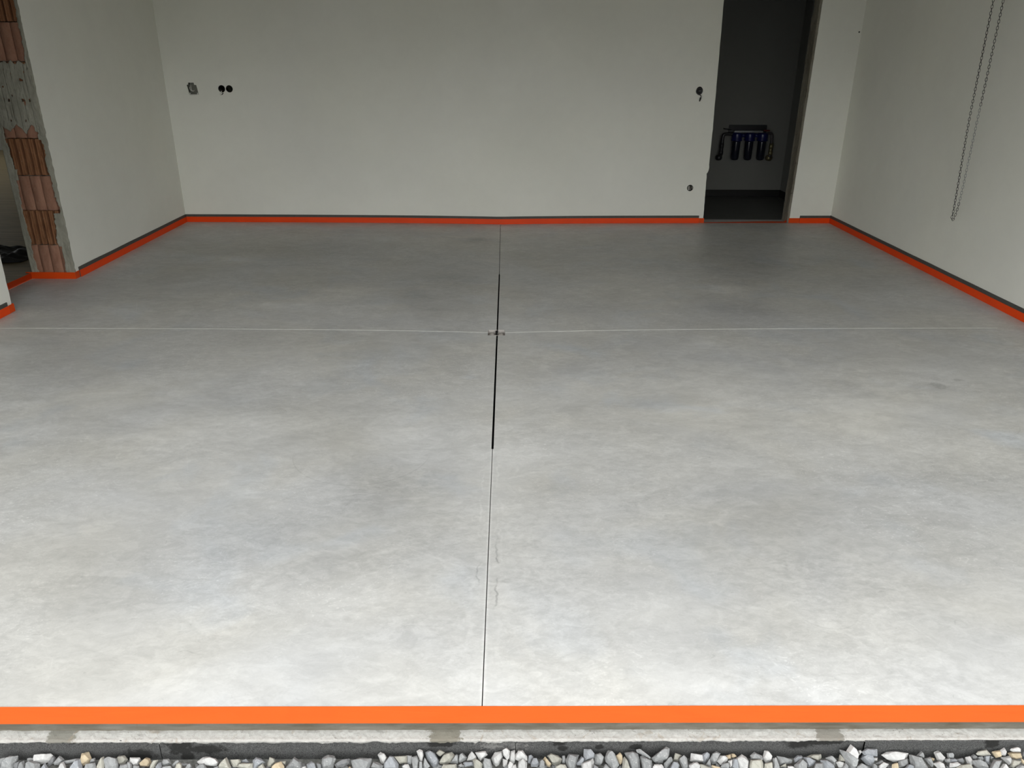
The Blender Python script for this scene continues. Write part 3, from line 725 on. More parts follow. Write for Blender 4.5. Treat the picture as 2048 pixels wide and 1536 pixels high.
# black boards: four lengths, the right one proud of its neighbour
for i, (a, b, dy, zt_) in enumerate(((-2.94, -.925, 0, -.1015), (-.9235, .036, .0005, -.1025), (.0375, .985, 0, -.1020), (.9865, 3.09, -.004, -.1035))):
    o = band('insulation_board', [(1.60, zt_), (1.559 + dy, zt_), (1.5565 + dy, zt_ - .002), (1.555 + dy, -.13), (1.555 + dy, -.30), (1.60, -.30)], M['board'], a, b, max(40, int((b - a) * 120)), .0008, i * 3.0)
    tag(o, ['black fleece-faced board below the slab edge, from the left up to the first seam',
            'black foundation board between the left seam and the middle seam, with wide damp stains',
            'black foundation board between the middle seam and the raised right seam',
            'rightmost black foundation board, its upper edge standing slightly proud'][i], 'insulation board', 'black boards along the foundation')
tag(box('ground', (-20, -25, -.5), (20, 1.60, -.168), M['ground']), kind='structure')

tag(box('foundation_slab', (-2.94, 1.602, -.45), (3.09, 8.3, -.092), M['slab_edge']), kind='structure')
# ------------------------------------------------------------------ gravel: each visible stone is an object
STONES = """g -13370 15320 -1470 -96,72 66,86 72,-5 -57,-80
g -13170 15260 -1470 -199,-169 -146,11 -21,173 203,176 189,70 116,-170
d -12920 15180 -1470 -90,-35 -62,56 73,107 45,24 61,-109
g -12800 15190 -1470 -54,-117 -45,77 35,122 119,-117
g -12630 15380 -1470 -126,25 -50,51 90,24 122,-36 -45,-36 -108,-51
w -12300 15380 -1450 -253,86 -206,113 157,134 218,85 200,-50 -65,-133 -193,-81
d -12090 15340 -1470 0,-23 24,129 92,82 88,-39 -9,-127 -82,-98
g -12500 15200 -1470 -152,-125 -162,54 -79,121 173,39 212,-126
b -12180 15160 -1470 -94,-96 9,98 137,-96
g -11900 15350 -1470 -141,-46 -1,113 153,22 53,-91 -74,-114
w -11700 15170 -1470 -99,-104 -74,75 3,105 149,-105
g -11540 15320 -1470 -235,-8 75,59 223,67 220,6 -131,-62
b -11370 15210 -1470 -162,-136 -21,127 94,134 218,-136
t -11190 15380 -1470 -122,-131 -140,150 38,176 158,5 112,-93 -89,-168
g -11000 15340 -1470 -36,35 56,73 93,-25 -63,-70
g -10980 15160 -1470 -138,-99 -121,51 135,94 185,-99
o -10730 15250 -1470 -79,-168 -40,87 43,170 106,26 129,-168
g -10440 15240 -1470 -213,110 -141,163 117,125 197,-27 190,-161 -108,-161
o -10210 15360 -1470 -159,34 -114,102 36,109 153,18 90,-87 -39,-110
g -10070 15140 -1470 -124,-86 -95,56 115,86 148,-86
w -9850 15320 -1470 -147,93 113,85 136,47 95,-89 -21,-96 -130,-43
g -9920 15160 -1470 -68,108 -18,108 46,32 72,-102 -28,-101
t -9570 15290 -1470 -151,-21 7,112 113,85 162,-7 113,-104 -104,-95
g -9730 15110 -1470 -87,-64 -79,63 72,55 112,-64
o -9290 15190 -1470 -108,-6 -16,121 91,128 63,54 30,-36 -87,-126
b -9140 15150 -1470 -77,-6 -12,98 37,98 106,-96 -61,-96
g -9010 15280 -1470 -129,-45 -76,83 65,91 143,-30 6,-98 -103,-89
g -8900 15100 -1470 -138,-58 -121,31 90,53 160,-59
g -8730 15240 -1470 -103,-31 -20,68 76,89 104,29 -9,0 -60,-91
o -8630 15150 -1470 -83,-97 -69,68 27,97 94,37 116,-97
d -8460 15210 -1470 -140,37 127,29 100,-9 -28,-38 -99,-9
g -8360 15130 -1470 -91,-82 -30,60 48,82 94,7 42,-83
g -8030 15130 -1470 -173,-83 -62,51 83,89 193,-84
w -7900 15300 -1470 -286,-2 -144,103 22,115 196,73 292,-19 256,-108 40,-116 -198,-78
g -7670 15090 -1470 -126,-54 106,58 138,-54
o -7410 15220 -1470 -162,-79 -129,41 20,162 166,-48 198,-154 -134,-153
o -7140 15250 -1470 -155,79 102,90 134,33 93,-94 -40,-94 -116,-26
b -6900 15310 -1470 -118,-12 6,55 118,-28 46,-50
o -6850 15140 -1470 -214,-19 -183,56 -54,88 197,78 194,-94
b -6510 15220 -1470 -137,-155 -168,85 -94,160 43,131 156,39 96,-13 -15,-66
o -6410 15130 -1470 -123,-13 22,92 134,-88
o -6200 15290 -1470 -116,-59 -53,115 85,77 122,-15 8,-119 -74,-119
t -5980 15150 -1470 -170,-14 -64,83 67,106 161,1 182,-104 -159,-103
o -5890 15260 -1470 -96,39 88,46 83,-53 31,-37
g -5570 15220 -1470 -215,-83 -9,166 179,52 225,-69 217,-158 -206,-157
b -5080 15160 -1470 -146,37 -21,119 68,66 153,-114 -96,-113
w -5250 15080 -1470 -88,22 9,55 86,-52
d -4890 15140 -1470 -84,67 -36,93 51,51 81,-99 -17,-99
g -4660 15260 -1470 -195,-55 -160,111 -33,186 137,157 194,80 129,-116 -149,-190
d -4290 15240 -1470 -203,-33 -38,88 177,110 211,4 44,-94 -139,-109
t -4050 15080 -1470 -69,-55 -12,57 81,-55
g -3780 15200 -1470 -281,94 -44,154 275,139 274,32 196,-148 -172,-147
g -3340 15140 -1470 -160,-28 -103,108 -1,92 162,17 111,-103
w -3220 15380 -1450 -138,80 -75,145 27,111 127,4 60,-132 -23,-147 -89,-26
b -2980 15230 -1470 -187,-21 -49,176 54,160 199,-22 190,-172 -177,-171
o -2750 15350 -1470 -187,77 182,99 191,-83 -10,-97 -54,-52
g -2500 15350 -1470 -69,107 67,99 61,-114 -49,-98
g -2340 15240 -1470 -99,135 49,181 99,45 84,-181 -50,-181
w -2550 15110 -1470 -118,-7 -56,75 46,68 120,-82
w -2210 15380 -1340 -102,97 -21,142 66,111 91,-10 60,-146 -8,-139 -47,4
g -2180 15140 -1470 -44,-105 -38,105 37,105 56,-106
g -2030 15210 -1470 -96,-39 -55,157 70,-9 97,-54 -41,-159
b -1890 15360 -1470 -196,166 -76,210 62,151 188,-47 126,-199 43,-206 -134,-17
o -1660 15380 -1270 -115,3 -27,87 120,17 -3,-81 -54,-58
o -1470 15380 -1470 -215,-122 -104,121 106,154 210,59 71,-94 -62,-154
g -1290 15370 -1470 -108,-101 24,6 39,112 107,96 111,-71 94,-116
g -1060 15380 -1450 -103,-92 -81,75 -15,129 114,13 83,-47 -68,-122
w -820 15380 -1380 -123,-108 -99,-1 -8,112 112,-2 130,-63 30,-116
w -560 15380 -1380 -175,89 103,127 164,27 -28,-124
g -1090 15170 -1470 -80,-11 2,49 86,-26 -12,-53
b -910 15190 -1470 -137,34 -79,64 122,64 141,-27 -76,-64
o -650 15190 -1470 -138,94 -72,147 46,63 131,3 100,-148 -67,-147
g -390 15190 -1470 -129,33 -97,154 71,123 123,-58 74,-148 -93,-148
w -130 15370 -1470 -157,18 -74,147 129,186 156,48 47,-150 -36,-187 -104,-118
w 110 15380 -1310 -101,87 8,148 101,72 76,-111 25,-150 -75,-35
o -1430 15100 -1470 -218,-76 -139,66 195,80 231,-77
w 80 15240 -1470 -63,100 72,54 64,-52 -28,-104 -62,-81
w 230 15140 -1470 -78,9 -29,115 73,54 55,-112 -61,-111
w 280 15380 -1420 -80,-24 -46,145 72,167 89,6 55,-146 -47,-160
w 510 15380 -1370 -159,4 -73,128 44,125 162,-20 161,-119 -57,-133 -142,-88
w 540 15180 -1470 -124,-52 -89,84 46,136 129,38 111,-143 -115,-142
b 770 15350 -1470 -82,-91 -62,92 23,106 73,54 3,-106
b 900 15250 -1470 -129,-30 -60,106 41,91 122,-31 38,-107 -113,-106
w 330 15090 -1470 -65,-74 -65,61 36,76 68,-74
g 1070 15170 -1470 -65,90 3,135 77,74 65,-136 -67,-46
t 1220 15260 -1470 -119,60 -60,128 73,-10 115,-55 54,-122 -13,-99
o 1420 15330 -1470 -197,91 -94,152 99,98 199,21 145,-92 26,-145 -58,-108
g 1670 15340 -1470 -49,83 36,97 51,5 22,-93 -53,-85
g 1890 15250 -1470 -174,57 -85,202 184,171 112,28 37,-199 -97,-199 -169,-18
o 1600 15090 -1470 -165,13 -47,80 87,66 167,-77 -167,-76
b 2110 15300 -1470 -107,-56 34,111 100,50 114,-11 26,-117 -92,-102
b 2340 15380 -1360 -141,-53 -124,146 37,149 142,23 138,-69 -102,-143
w 2300 15180 -1470 -170,20 154,147 167,48 133,-147 -144,-147
g 2630 15350 -1470 -136,-125 -125,118 28,149 135,41 86,-65 15,-149
d 2510 15080 -1470 -76,-71 -52,79 62,18 66,-72
g 2770 15090 -1470 -117,-79 7,86 103,-13 -1,-80
g 2960 15300 -1470 -191,78 -82,239 4,246 99,139 93,32 188,-105 62,-240 -52,-149 -163,-28
t 3160 15370 -1470 -105,41 37,147 98,40 98,-97 28,-150 -51,-65
o 3340 15210 -1470 -95,55 -45,168 40,69 102,-173 -125,-172
g 3510 15290 -1470 -194,192 28,229 159,160 203,38 200,-234 -18,-234 -87,-6
g 3820 15380 -1310 -185,93 -115,116 45,2 183,-91 155,-120 -42,-44 -172,32
g 3880 15220 -1470 -158,152 -88,182 140,60 155,-91 140,-182 -97,-181
g 4280 15380 -1330 -246,-92 -20,76 156,182 247,137 234,-18 166,-139 -175,-183
g 4260 15350 -1470 -135,-99 -8,130 125,-8 92,-100 -45,-122
o 4750 15380 -1420 -125,-95 -57,96 115,27 11,-95
w 4180 15080 -1470 -155,-1 -99,75 102,74 146,-2 123,-76 -145,-75
g 4460 15180 -1470 -114,14 33,157 118,157 127,74 -1,-46 -93,-152
b 4610 15120 -1470 -142,-107 -16,104 102,103 146,13 84,-107
g 4890 15220 -1470 -124,89 20,187 88,104 128,-109 -14,-184 -99,-2
w 5270 15380 -1470 -180,-78 -136,113 159,82 156,-110 -12,-94
b 5510 15370 -1470 -84,-87 -120,66 42,150 131,96 115,19 -22,-148 -70,-117
w 5160 15110 -1470 -146,20 -30,98 73,102 148,19 128,-101 -132,-101
o 5440 15080 -1470 -141,79 -50,72 143,-5 120,-79 -132,-78
g 5560 15210 -1470 -84,-43 35,110 69,-43 45,-103
g 5780 15380 -1470 -160,-50 -76,104 48,157 161,104 47,-18 17,-140 -87,-156
w 5950 15300 -1470 -153,-19 -45,110 75,117 151,41 128,-20 -54,-119
t 6130 15380 -1420 -67,24 73,61 70,-52 -25,-61
t 6290 15380 -1400 -64,57 -4,57 73,-21 -34,-51 -74,-36
t 5720 15060 -1470 -115,10 -99,71 113,18 104,-64
g 5980 15100 -1470 -125,-21 -80,71 74,100 115,10 69,-95
w 6140 15190 -1470 -50,63 66,100 39,-58 -16,-97
b 6270 15160 -1470 -90,-51 -45,130 42,146 78,25 58,-142
w 6490 15230 -1470 -165,93 -17,192 94,138 182,16 121,-196 -113,-195
g 6890 15380 -1400 -167,9 -37,93 157,8 159,-99 -144,-83
o 6840 15150 -1470 -198,-45 -146,121 143,129 188,15 159,-136 -201,-135
w 7190 15380 -1430 -120,-33 -52,151 47,136 112,-19 82,-109 -60,-155
o 7140 15110 -1470 -124,-105 -93,61 116,105 103,-106
g 7380 15170 -1470 -71,136 -1,158 77,-77 -94,-152
g 7630 15280 -1470 -195,114 -87,98 208,20 179,-55 7,-85 -132,-108
o 7560 15130 -1470 -101,-31 78,51 82,-48
w 7770 15040 -1470 -111,52 23,52 109,-54 -118,-54
b 8040 15330 -1470 -136,14 -39,90 80,90 140,36 27,-47 -116,-93
g 8030 15150 -1470 -155,-3 16,134 170,28 94,-139 -175,-138
b 8300 15230 -1470 -143,118 -22,126 167,35 135,-65 -61,-125 -115,-33
o 8480 15380 -1470 -199,14 -52,82 187,82 201,4 92,-86 -37,-40
g 8490 15090 -1470 -162,-93 -67,87 154,101 123,-94
b 8750 15130 -1470 -172,117 -86,129 141,-35 160,-125 -109,-125
g 8900 15280 -1470 -154,65 16,118 101,64 153,-28 70,-118 0,-27
w 9090 15160 -1470 -97,47 -16,79 111,32 61,-74 -42,-74
g 9210 15090 -1470 -79,-21 9,100 78,10 59,-96 -91,-95
o 9210 15360 -1470 -98,-72 -18,96 49,-11 69,-88
w 9480 15380 -1290 -174,6 -19,202 84,113 156,-56 114,-200 15,-178 -135,-70
g 9400 15290 -1470 -209,255 -127,240 -30,102 169,-20 253,-21 112,-248 -23,-248 -156,71
w 9690 15380 -1300 -40,58 38,66 62,12 -20,-64
b 9960 15380 -1280 -211,14 -41,103 227,75 184,-102 22,-17 -175,-63
b 9900 15310 -1470 -178,25 -91,132 120,162 185,-37 93,-167 -64,-97
w 10120 15320 -1470 -66,46 79,46 54,-44 -66,-44
g 9660 15080 -1470 -142,1 -8,92 147,8 129,-89 -140,-89
g 10010 15080 -1470 -56,76 -4,83 65,0 31,-90 -70,-90
w 10660 15380 -1430 -351,35 -183,105 10,128 170,66 377,73 338,-27 184,-118 -58,-133 -217,-71
g 10200 15220 -1470 -120,-30 50,60 109,15 -24,-61
w 10260 15090 -1470 -147,8 7,106 150,52 67,-24 -14,-98 -149,-98
t 10550 15090 -1470 -110,-99 -73,52 71,96 82,-99
g 10820 15210 -1470 -126,21 -67,66 147,112 137,-24 2,-100 -137,-116
g 11240 15210 -1470 -224,188 -122,187 135,111 240,-118 206,-192 -150,-192 -213,-10
g 11360 15380 -1360 -107,-28 46,87 98,-28 68,-89
b 10910 15050 -1470 -158,-69 -11,74 133,36 127,-70
g 11530 15230 -1470 -101,81 63,126 102,-87 59,-125 -38,-26
t 11690 15320 -1470 -52,43 61,13 14,-48 -35,-33
w 11890 15380 -1430 -134,94 14,143 58,32 144,-45 55,-136 -89,-91
w 11770 15100 -1470 -165,57 -8,118 111,41 145,-110 -24,-110 -80,26
g 12190 15380 -1410 -85,65 71,72 110,18 82,-66 -76,-51
g 12060 15260 -1470 -61,42 65,72 51,-65 -75,-19
b 12230 15280 -1470 -105,26 54,49 107,-19 49,-51 -105,-51
w 12200 15130 -1470 -132,48 59,71 166,17 -5,-66 -174,-58
d 12410 15260 -1470 -104,41 74,71 106,-5 59,-66 -54,-36
w 12650 15260 -1470 -95,85 15,117 27,24 92,-66 29,-112 -59,-51
g 12840 15380 -1460 -85,4 25,73 95,4 50,-73 -68,-64
o 12420 15060 -1470 -217,-6 -100,54 143,85 202,9 188,-81 -234,-80
o 13070 15380 -1300 -207,-25 -124,36 107,74 179,-58 -15,-79 -164,-64
g 13010 15340 -1470 -100,25 64,64 98,-5 67,-66 -54,-66
b 13150 15280 -1470 -51,101 106,108 33,-114 -67,-37
g 12880 15120 -1470 -191,115 -70,129 99,53 217,-22 191,-128 -96,-53 -179,24
g 13330 15370 -1470 -37,48 51,-14 -59,-44
t 13430 15380 -1350 -109,53 126,98 101,-70 -27,-101 -76,-25
w 13590 15380 -1260 -72,38 63,99 87,-8 48,-100 -69,-85
w 13650 15270 -1470 -117,76 115,114 142,-15 56,-115 -3,-15
g 13300 15120 -1470 -177,-53 -14,128 172,120 178,83 41,-129 -196,-128
w 13470 15060 -1470 -153,-83 24,83 117,-84
w 13920 15380 -1190 -133,22 48,64 141,22 118,-63 -84,-55 -145,-24
t 13960 15380 -1410 -174,61 -65,92 173,75 169,-63 -26,-93 -151,-47
o 13870 15170 -1470 -159,-61 -68,98 161,59 65,-47 -101,-100
t 14100 15240 -1470 -20,82 45,6 20,-86 -32,-25
g 13920 15040 -1470 -103,6 16,66 126,36 98,-70 -105,-69
d 14180 15380 -1340 -23,44 57,90 9,-94 -47,-48"""
E1 = Vector((1, 0, 0)); E2 = Vector((0, .72, .694)); EN = Vector((0, -.694, .72))
TONE = {'g': 'grey', 'b': 'bluish grey', 'w': 'pale', 't': 'tan', 'o': 'olive grey', 'd': 'dark grey'}
MARKS = [(-1.20, 'the left mortar patch'), (-1.02, 'the leftmost damp stain'), (-.925, 'the left board seam'), (-.86, 'the wide damp stain'), (-.60, 'the clean left board'),
         (-.33, 'the clean mid-left board'), (-.155, 'the middle mortar patch'), (-.07, 'the floor joint'), (.037, 'the middle board seam'), (.16, 'the small damp stain'), (.36, 'the tiny damp spots'),
         (.58, 'the clean mid-right board'), (.82, 'the right damp stain'), (.985, 'the raised board seam'), (1.15, 'the clean right-hand board'), (1.335, 'the far right damp stain')]
random.seed(5)
entries = []
for line in STONES.split('\n'):
    k, cx, cy, cz, *pts = line.split()
    entries.append((k, Vector((int(cx), int(cy), int(cz))) * 1e-4, [tuple(int(v) * 1e-4 for v in p.split(',')) for p in pts]))
used = {}
info = []
for k, c, P in entries:
    w = max(p[0] for p in P) - min(p[0] for p in P); h = max(p[1] for p in P) - min(p[1] for p in P)
    A = abs(sum(P[i][0]*P[(i+1) % len(P)][1] - P[(i+1) % len(P)][0]*P[i][1] for i in range(len(P)))) / 2
    size = 'big' if A > 5.0e-4 else ('small' if A < 1.7e-4 else 'middling')
    asp = w / h
    form = 'flat slab' if asp > 1.75 else ('upright stone' if asp < .62 else ('wedge' if len(P) == 3 else ('slanted stone' if abs(sum(p[0]*p[1] for p in P)) / (len(P)*w*h) > .05 else ('chunk' if len(P) > 5 else 'block'))))
    mk = min(MARKS, key=lambda q: abs(q[0] - c.x)); dx = c.x - mk[0]
    side = 'under' if abs(dx) < .014 else (('just left of' if dx > -.05 else 'left of') if dx < 0 else ('just right of' if dx < .05 else 'right of'))
    row = 'by the board' if c.z > -.1465 or c.y > 1.530 else 'in front row'
    info.append([f'{size} {TONE[k]} {form} {row}, {side} {mk[1]}', w, h, A])
from collections import Counter, defaultdict
byl = defaultdict(list)
for i, q in enumerate(info): byl[q[0]].append(i)
for lab, ids in byl.items():                            # twins are told apart by which one lies further left
    if len(ids) == 2:
        ids.sort(key=lambda i: entries[i][1].x)
        for i, wd in zip(ids, ('left of two: ', 'right of two: ')): info[i][0] = wd + lab
    elif len(ids) == 3:
        ids.sort(key=lambda i: entries[i][1].x)
        for i, wd in zip(ids, ('leftmost of three ', 'middle of three: ', 'rightmost of three: ')): info[i][0] = wd + lab
for (k, c, P), (lab, w, h, A) in zip(entries, info):
    bm = bmesh.new(); s = sqrt(w * h); th = .42 * min(w, h) + .12 * s
    mx = sum(p[0] for p in P) / len(P); my = sum(p[1] for p in P) / len(P)
    def put(a, b, d): bm.verts.new((E1 * a + E2 * b) * 1.05 + EN * d)
    for a, b in P: put(a, b, random.uniform(-.10, .12) * s)
    sh_x, sh_y = random.uniform(-.12, .12) * w, random.uniform(0, .16) * h
    for a, b in P:
        f = random.uniform(.50, .80); put(mx + sh_x + (a - mx) * f, my + sh_y + (b - my) * f, th * random.uniform(.55, .9))
    for a, b in P[::2]:
        put(mx + (a - mx) * .7, my + (b - my) * .7, -th * random.uniform(.5, .8))
    r = bmesh.ops.convex_hull(bm, input=bm.verts)
    dead = [v for v in bm.verts if not v.link_faces]; bmesh.ops.delete(bm, geom=dead, context='VERTS')
    bmesh.ops.dissolve_limit(bm, angle_limit=.22, verts=bm.verts, edges=bm.edges)
    bmesh.ops.bevel(bm, geom=list(bm.edges), offset=.0006, segments=1, affect='EDGES', clamp_overlap=True)
    bmesh.ops.triangulate(bm, faces=bm.faces)
    bmesh.ops.subdivide_edges(bm, edges=[e_ for e_ in bm.edges if e_.calc_length() > .005], cuts=2)
    off = random.uniform(0, 100)
    for v in bm.verts: v.co += v.co.normalized() * (.0009 * noise.fractal(v.co * 90 + Vector((off, 0, 0)), 1.0, 2.0, 3))
    o = from_bm('gravel_stone', bm, M[k]); o.location = c
    tag(o, lab, 'stone', 'loose gravel stones along the foundation')
# the bed of stones they lie on, and the gravel nearer the camera
def bed():
    random.seed(11); bm = bmesh.new()
    def rock(c, s, rz):
        q = bmesh.new(); bmesh.ops.create_icosphere(q, subdivisions=1, radius=1)
        m3 = Matrix.Rotation(random.uniform(0, 6.28), 3, Vector((random.uniform(-1, 1), random.uniform(-1, 1), random.uniform(-1, 1))).normalized())
        sc = Vector((random.uniform(.7, 1.25), random.uniform(.6, 1.0), random.uniform(.45, .8)))
        mp = {}
        for v in q.verts:
            d = v.co * (1 + random.uniform(-.18, .18)); d = m3 @ Vector((d.x * sc.x, d.y * sc.y, d.z * sc.z))
            mp[v] = bm.verts.new(Vector(c) + d * s)
        for f in q.faces: bm.faces.new([mp[v] for v in f.verts])
        q.free()
    for i in range(900): rock((random.uniform(-1.9, 1.9), random.uniform(1.475, 1.534), -.168 + random.uniform(-.004, .004)), random.uniform(.006, .0115), 0)
    for i in range(5200): rock((random.uniform(-2.2, 2.2), random.uniform(1.10, 1.476), -.160 + random.uniform(-.006, .007)), random.uniform(.010, .0165), 0)
    return from_bm('gravel', bm, M['g'])
tag(bed(), 'bed of small grey crushed stone between and under the single stones', 'gravel', kind='stuff')

# ------------------------------------------------------------------ flush wall boxes and loose cables
def wp(u, v, w): return Vector(B_fn(u, v, w))
def round_box(u, v, r, label, disc=None, depth=.046, ry=None):
    t_ = empty('junction_box', wp(u, v, 0), label, 'wall box', 'open wall boxes in the back wall')
    prof = [(r * 1.0, -.0004), (r * .94, -.0004), (r * .90, .004), (r * .88, depth), (0.0, depth)]
    rel(lathe('cup', prof, wp(u, v, 0), M['grey_plastic'], None, 'Y', 28), t_)
    rel(lathe('back_disc', [(r * .6, depth - .006), (r * .55, depth - .009), (0, depth - .009)], wp(u, v, 0), disc or M['olive_plastic'], None, 'Y', 20), t_)
    return t_
def wire(t_, name, pts, r, mat, end=None):
    o = rel(tube(name, spline([wp(*p) for p in pts], 8), r, mat), t_)
    if end: e_ = rel(tube('wire_tip', [wp(*p) for p in end], r * 1.25, M['black_cable']), t_)
    return o
sb = empty('junction_box', wp(-3.05, 1.24, 0), 'squarish rough cut-out with a looped white cable, leftmost on the back wall', 'wall box', 'open wall boxes in the back wall')
rel(box('back_panel', (-3.11, yback(-3.05) + .046, 1.228), (-2.99, yback(-3.05) + .052, 1.362), M['olive_plastic']), sb)
bm = bmesh.new()
for i in range(len(sq_hole)):
    a, b = sq_hole[i], sq_hole[(i + 1) % len(sq_hole)]
    bm.faces.new([bm.verts.new(wp(*p)) for p in ((a[0], a[1], .012), (b[0], b[1], .012), (b[0], b[1], .046), (a[0], a[1], .046))])
rel(from_bm('side_walls', bm, M['grey_plastic']), sb)
wire(sb, 'cable', [(-3.070, 1.356, .030), (-3.067, 1.325, .012), (-3.064, 1.300, .002), (-3.056, 1.283, -.004), (-3.045, 1.277, -.004), (-3.036, 1.284, .004)], .0030, M['white_cable'])
wire(sb, 'cable', [(-3.083, 1.315, .020), (-3.078, 1.297, .006), (-3.066, 1.283, -.001), (-3.052, 1.277, -.002)], .0024, M['white_cable'])
rel(box('bottom_lip', (-3.088, yback(-3.05) + .001, 1.2445), (-3.002, yback(-3.05) + .006, 1.2475), M['white_cable']), sb)
for x in (-3.082, -3.008): rel(box('mounting_tab', (x - .005, yback(-3.05) + .001, 1.246), (x + .005, yback(-3.05) + .005, 1.262), M['white_cable'], bev=.001), sb)
jb = round_box(-2.767, 1.300, .0335, 'round open wall box with a white wire hanging out, left one of the touching pair')
wire(jb, 'wire', [(-2.765, 1.283, .010), (-2.775, 1.272, -.004), (-2.784, 1.258, -.010), (-2.786, 1.246, -.012), (-2.779, 1.241, -.012)], .0042, M['white_cable'])
wire(jb, 'wire', [(-2.755, 1.262, -.006), (-2.762, 1.254, -.010), (-2.770, 1.246, -.012)], .0040, M['black_cable'])
rel(lathe('wire_end', [(0, -.004), (.004, -.003), (.004, .004), (0, .005)], wp(-2.787, 1.283, .004), M['white_cable'], None, 'Y', 12), jb)
jb = round_box(-2.693, 1.300, .0335, 'empty round wall box, right one of the touching pair, back wall', M['grey_plastic'])
rel(tube('wire', [wp(-2.716, 1.309, .006), wp(-2.707, 1.291, .004)], .0014, M['steel']), jb)
jb = round_box(1.9455, 1.313, .0335, 'round wall box with a short black cable hanging, left of dark doorway', M['grey_plastic'])
rel(lathe('ring', [(.034, -.001), (.034, -.006), (.026, -.008), (.022, -.003), (.022, .002)], wp(1.9435, 1.308, 0), M['black_plastic'], None, 'Y', 28), jb)
wire(jb, 'cable', [(1.925, 1.283, .012), (1.935, 1.277, -.004), (1.950, 1.274, -.014), (1.961, 1.262, -.018), (1.963, 1.240, -.016), (1.955, 1.212, -.012)], .0040, M['black_cable'])
wire(jb, 'cable', [(1.957, 1.250, -.014), (1.954, 1.230, -.012), (1.952, 1.212, -.010)], .0042, M['black_cable'])
jb = round_box(1.9425, .362, .0325, 'low round wall box with pale wire loops, near floor by doorway', M['black_plastic'])
wire(jb, 'wire', [(1.936, .380, .004), (1.925, .372, -.003), (1.925, .352, -.003), (1.938, .342, .004)], .0032, M['white_cable'])
wire(jb, 'wire', [(1.944, .380, .004), (1.938, .368, -.003), (1.942, .350, -.003), (1.950, .346, .004)], .0026, M['white_cable'])
wire(jb, 'wire', [(1.958, .382, .004), (1.964, .368, -.002), (1.962, .352, .002)], .0026, M['white_cable'])
nl = lathe('wall_plug', [(.0, -.008), (.006, -.006), (.0075, -.001), (.0075, .004), (0, .005)], wp(3.455, 1.855, 0), M['black_cable'], None, 'Y', 14)
tag(nl, 'tiny dark plug in the back wall high up by the right corner', 'wall plug')

# ------------------------------------------------------------------ water filter set in the utility room
YW = 9.988
wf = empty('water_filter', (3.0, YW - .06, .45), 'triple water filter set with blue caps and dark bowls, on the dark utility room wall', 'water filter')
rel(box('mounting_bracket', (2.765, YW - .018, .77), (3.235, YW - .001, .862), M['black_plastic'], bev=.004), wf)
rel(box('bracket_rail', (2.81, YW - .125, .780), (3.16, YW - .018, .800), M['steel'], bev=.003), wf)
for i, x in enumerate((2.855, 3.014, 3.172)):
    c = (x, YW - .090, 0)
    rel(lathe('filter_cap', [(0, .776), (.052, .776), (.060, .770), (.063, .755), (.063, .700), (.067, .694), (.067, .684), (.052, .678), (0, .678)], c, M['blue_plastic'], None, 'Z', 32), wf)
    rel(lathe('filter_bowl', [(.052, .690), (.0515, .66), (.0485, .475), (.040, .458), (.020, .450), (0, .450)], c, M['navy_bowl'], None, 'Z', 32), wf)
    if i < 2: rel(tube('connector', [(x + .06, YW - .09, .745), (x + .10, YW - .09, .745)], .022, M['blue_plastic']), wf)
rel(tube('pipe', spline([(2.80, YW - .09, .760), (2.72, YW - .09, .760), (2.690, YW - .09, .745), (2.683, YW - .09, .70), (2.680, YW - .09, .55), (2.678, YW - .085, .49)], 8), .020, M['black_plastic']), wf)
rel(tube('pipe', spline([(3.225, YW - .09, .765), (3.262, YW - .09, .772), (3.285, YW - .09, .745), (3.290, YW - .09, .62), (3.292, YW - .085, .49)], 8), .016, M['chain']), wf)
for x, mt in ((2.680, 'black_plastic'), (3.292, 'brass')):
    rel(lathe('valve_body', [(0, .655), (.024, .652), (.026, .60), (.022, .596), (.022, .56), (.027, .556), (.027, .515), (0, .510)], (x, YW - .088, 0), M[mt], None, 'Z', 18), wf)
    rel(lathe('pipe_elbow', [(0, .512), (.030, .508), (.042, .488), (.042, .466), (.030, .446), (0, .440)], (x + (.0 if mt == 'brass' else -.012), YW - .055, 0), M[mt], None, 'Z', 18), wf)
rel(tube('lever', [(2.68, YW - .10, .822), (2.775, YW - .10, .810)], .006, M['black_plastic']), wf)
rel(box('handle', (3.17, YW - .12, .795), (3.245, YW - .09, .812), M['red'], bev=.004), wf)

# ------------------------------------------------------------------ chain by the right wall
CX = 3.395
def link_mesh(mat, nm):
    P = []; a, r = .0060, .0062                          # oval centre line
    for i in range(16):
        t_ = 2 * pi * i / 16; P.append((r * cos(t_), 0, a * (1 if sin(t_) > 0 else -1) + r * sin(t_)))
    bm = bmesh.new(); bm_tube(bm, P, .0017, 8, True); me = bpy.data.meshes.new(nm); bmesh.ops.recalc_face_normals(bm, faces=bm.faces); bm.to_mesh(me); bm.free()
    for p in me.polygons: p.use_smooth = True
    me.materials.append(mat); return me
LA = [(5.985, 2.62), (5.975, 2.30), (5.958, 1.985), (5.948, 1.735), (5.938, 1.485), (5.926, 1.215), (5.905, .975), (5.884, .775), (5.865, .560), (5.866, .505), (5.850, .492)]
RA = [(5.835, .510), (5.822, .560), (5.815, .620), (5.812, .75), (5.816, .97), (5.822, 1.19), (5.826, 1.46), (5.832, 1.73), (5.838, 1.975), (5.846, 2.30), (5.860, 2.62)]
path = spline([(CX, y, z) for y, z in LA + RA], 12)
cum = [0.0]
for a, b in zip(path, path[1:]): cum.append(cum[-1] + (b - a).length)
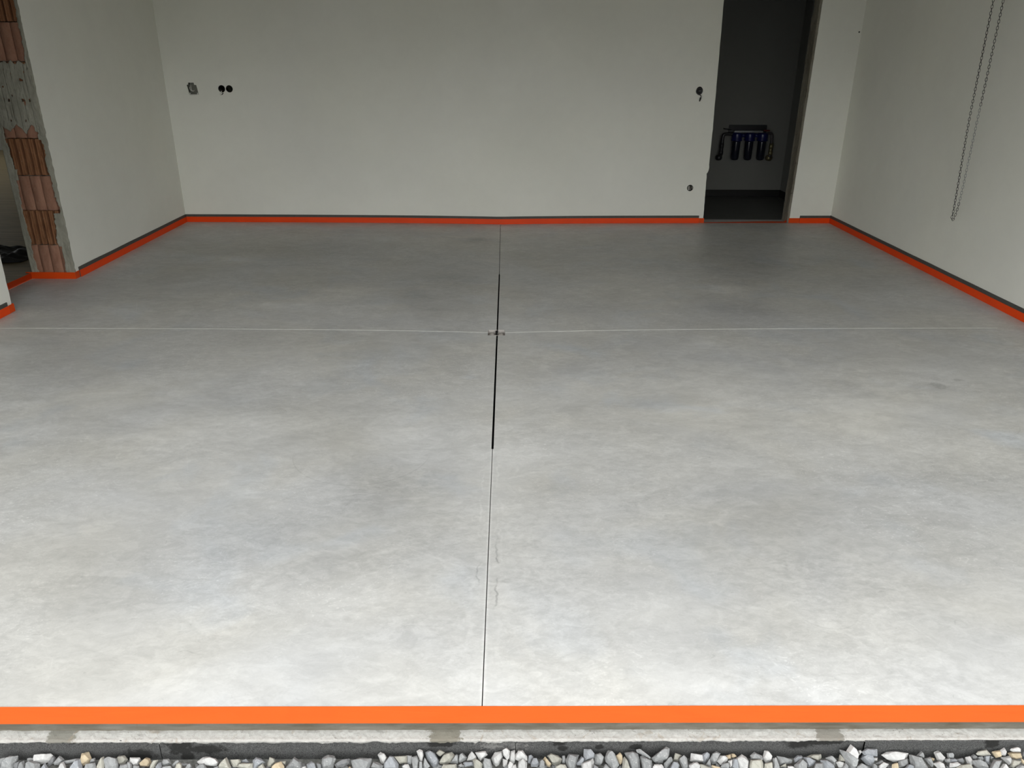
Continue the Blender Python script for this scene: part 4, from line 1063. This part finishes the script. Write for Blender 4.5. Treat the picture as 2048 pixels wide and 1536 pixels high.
def at(s):
    for i in range(len(cum) - 1):
        if cum[i + 1] >= s:
            f = (s - cum[i]) / max(cum[i+1] - cum[i], 1e-9); return path[i].lerp(path[i+1], f), (path[i+1] - path[i]).normalized()
    return path[-1], (path[-1] - path[-2]).normalized()
pitch = .0206; N = int(cum[-1] / pitch)
poses = []
for i in range(N):
    p_, d_ = at((i + .5) * pitch)
    x_ = Vector((.87, -.5, 0)); tw = .12 + 1.1 * n1(p_.z * .9, 3.0 if p_.y > 5.85 else 8.0) + (pi / 2 if i % 2 else 0)
    z_ = d_; xx = (x_ - z_ * x_.dot(z_)).normalized(); yy = z_.cross(xx)
    u_ = xx * cos(tw) + yy * sin(tw); v_ = z_.cross(u_)
    mt_ = Matrix((( u_.x, v_.x, z_.x, p_.x), (u_.y, v_.y, z_.y, p_.y), (u_.z, v_.z, z_.z, p_.z), (0, 0, 0, 1)))
    poses.append((mt_, p_.z, p_.y))
ch = empty('pull_chain', (CX, 5.86, .5), 'long loop of grey steel link chain hanging beside the white right wall', 'chain')
lm = link_mesh(M['chain'], 'chain_link'); lb = link_mesh(M['chain_highlight'], 'chain_link_highlight')
order = sorted(range(N), key=lambda i: poses[i][1])
near = set(order[:100])
bmr = bmesh.new()
for i in range(N):
    bright = poses[i][2] < 5.85 and .62 < poses[i][1] < 1.30 and n1(poses[i][1] * 3, 7) > -.35  # stretch of one strand that gets the painted highlight
    if i in near:
        o = bpy.data.objects.new('chain_link', lb if bright else lm); COL.objects.link(o)
        o.parent = ch; o.matrix_parent_inverse = Matrix.Translation(-Vector(ch.location)); o.matrix_basis = poses[i][0]
    else:
        tmp = lm.copy(); tmp.transform(poses[i][0]); n0 = len(bmr.faces); bmr.from_mesh(tmp); bpy.data.meshes.remove(tmp)
o = from_bm('upper_links', bmr, M['chain'], None, True); rel(o, ch); o['kind'] = 'stuff'
rel(lathe('chain_wheel', [(0, -.012), (.060, -.012), (.066, -.008), (.058, 0), (.066, .008), (.060, .012), (0, .012)], (CX, 5.923, 2.625), M['chain'], None, 'X', 28), ch)
rel(box('wheel_bracket', (CX - .02, 5.90, 2.60), (XR + .002, 5.945, 2.70), M['black_plastic'], bev=.003), ch)
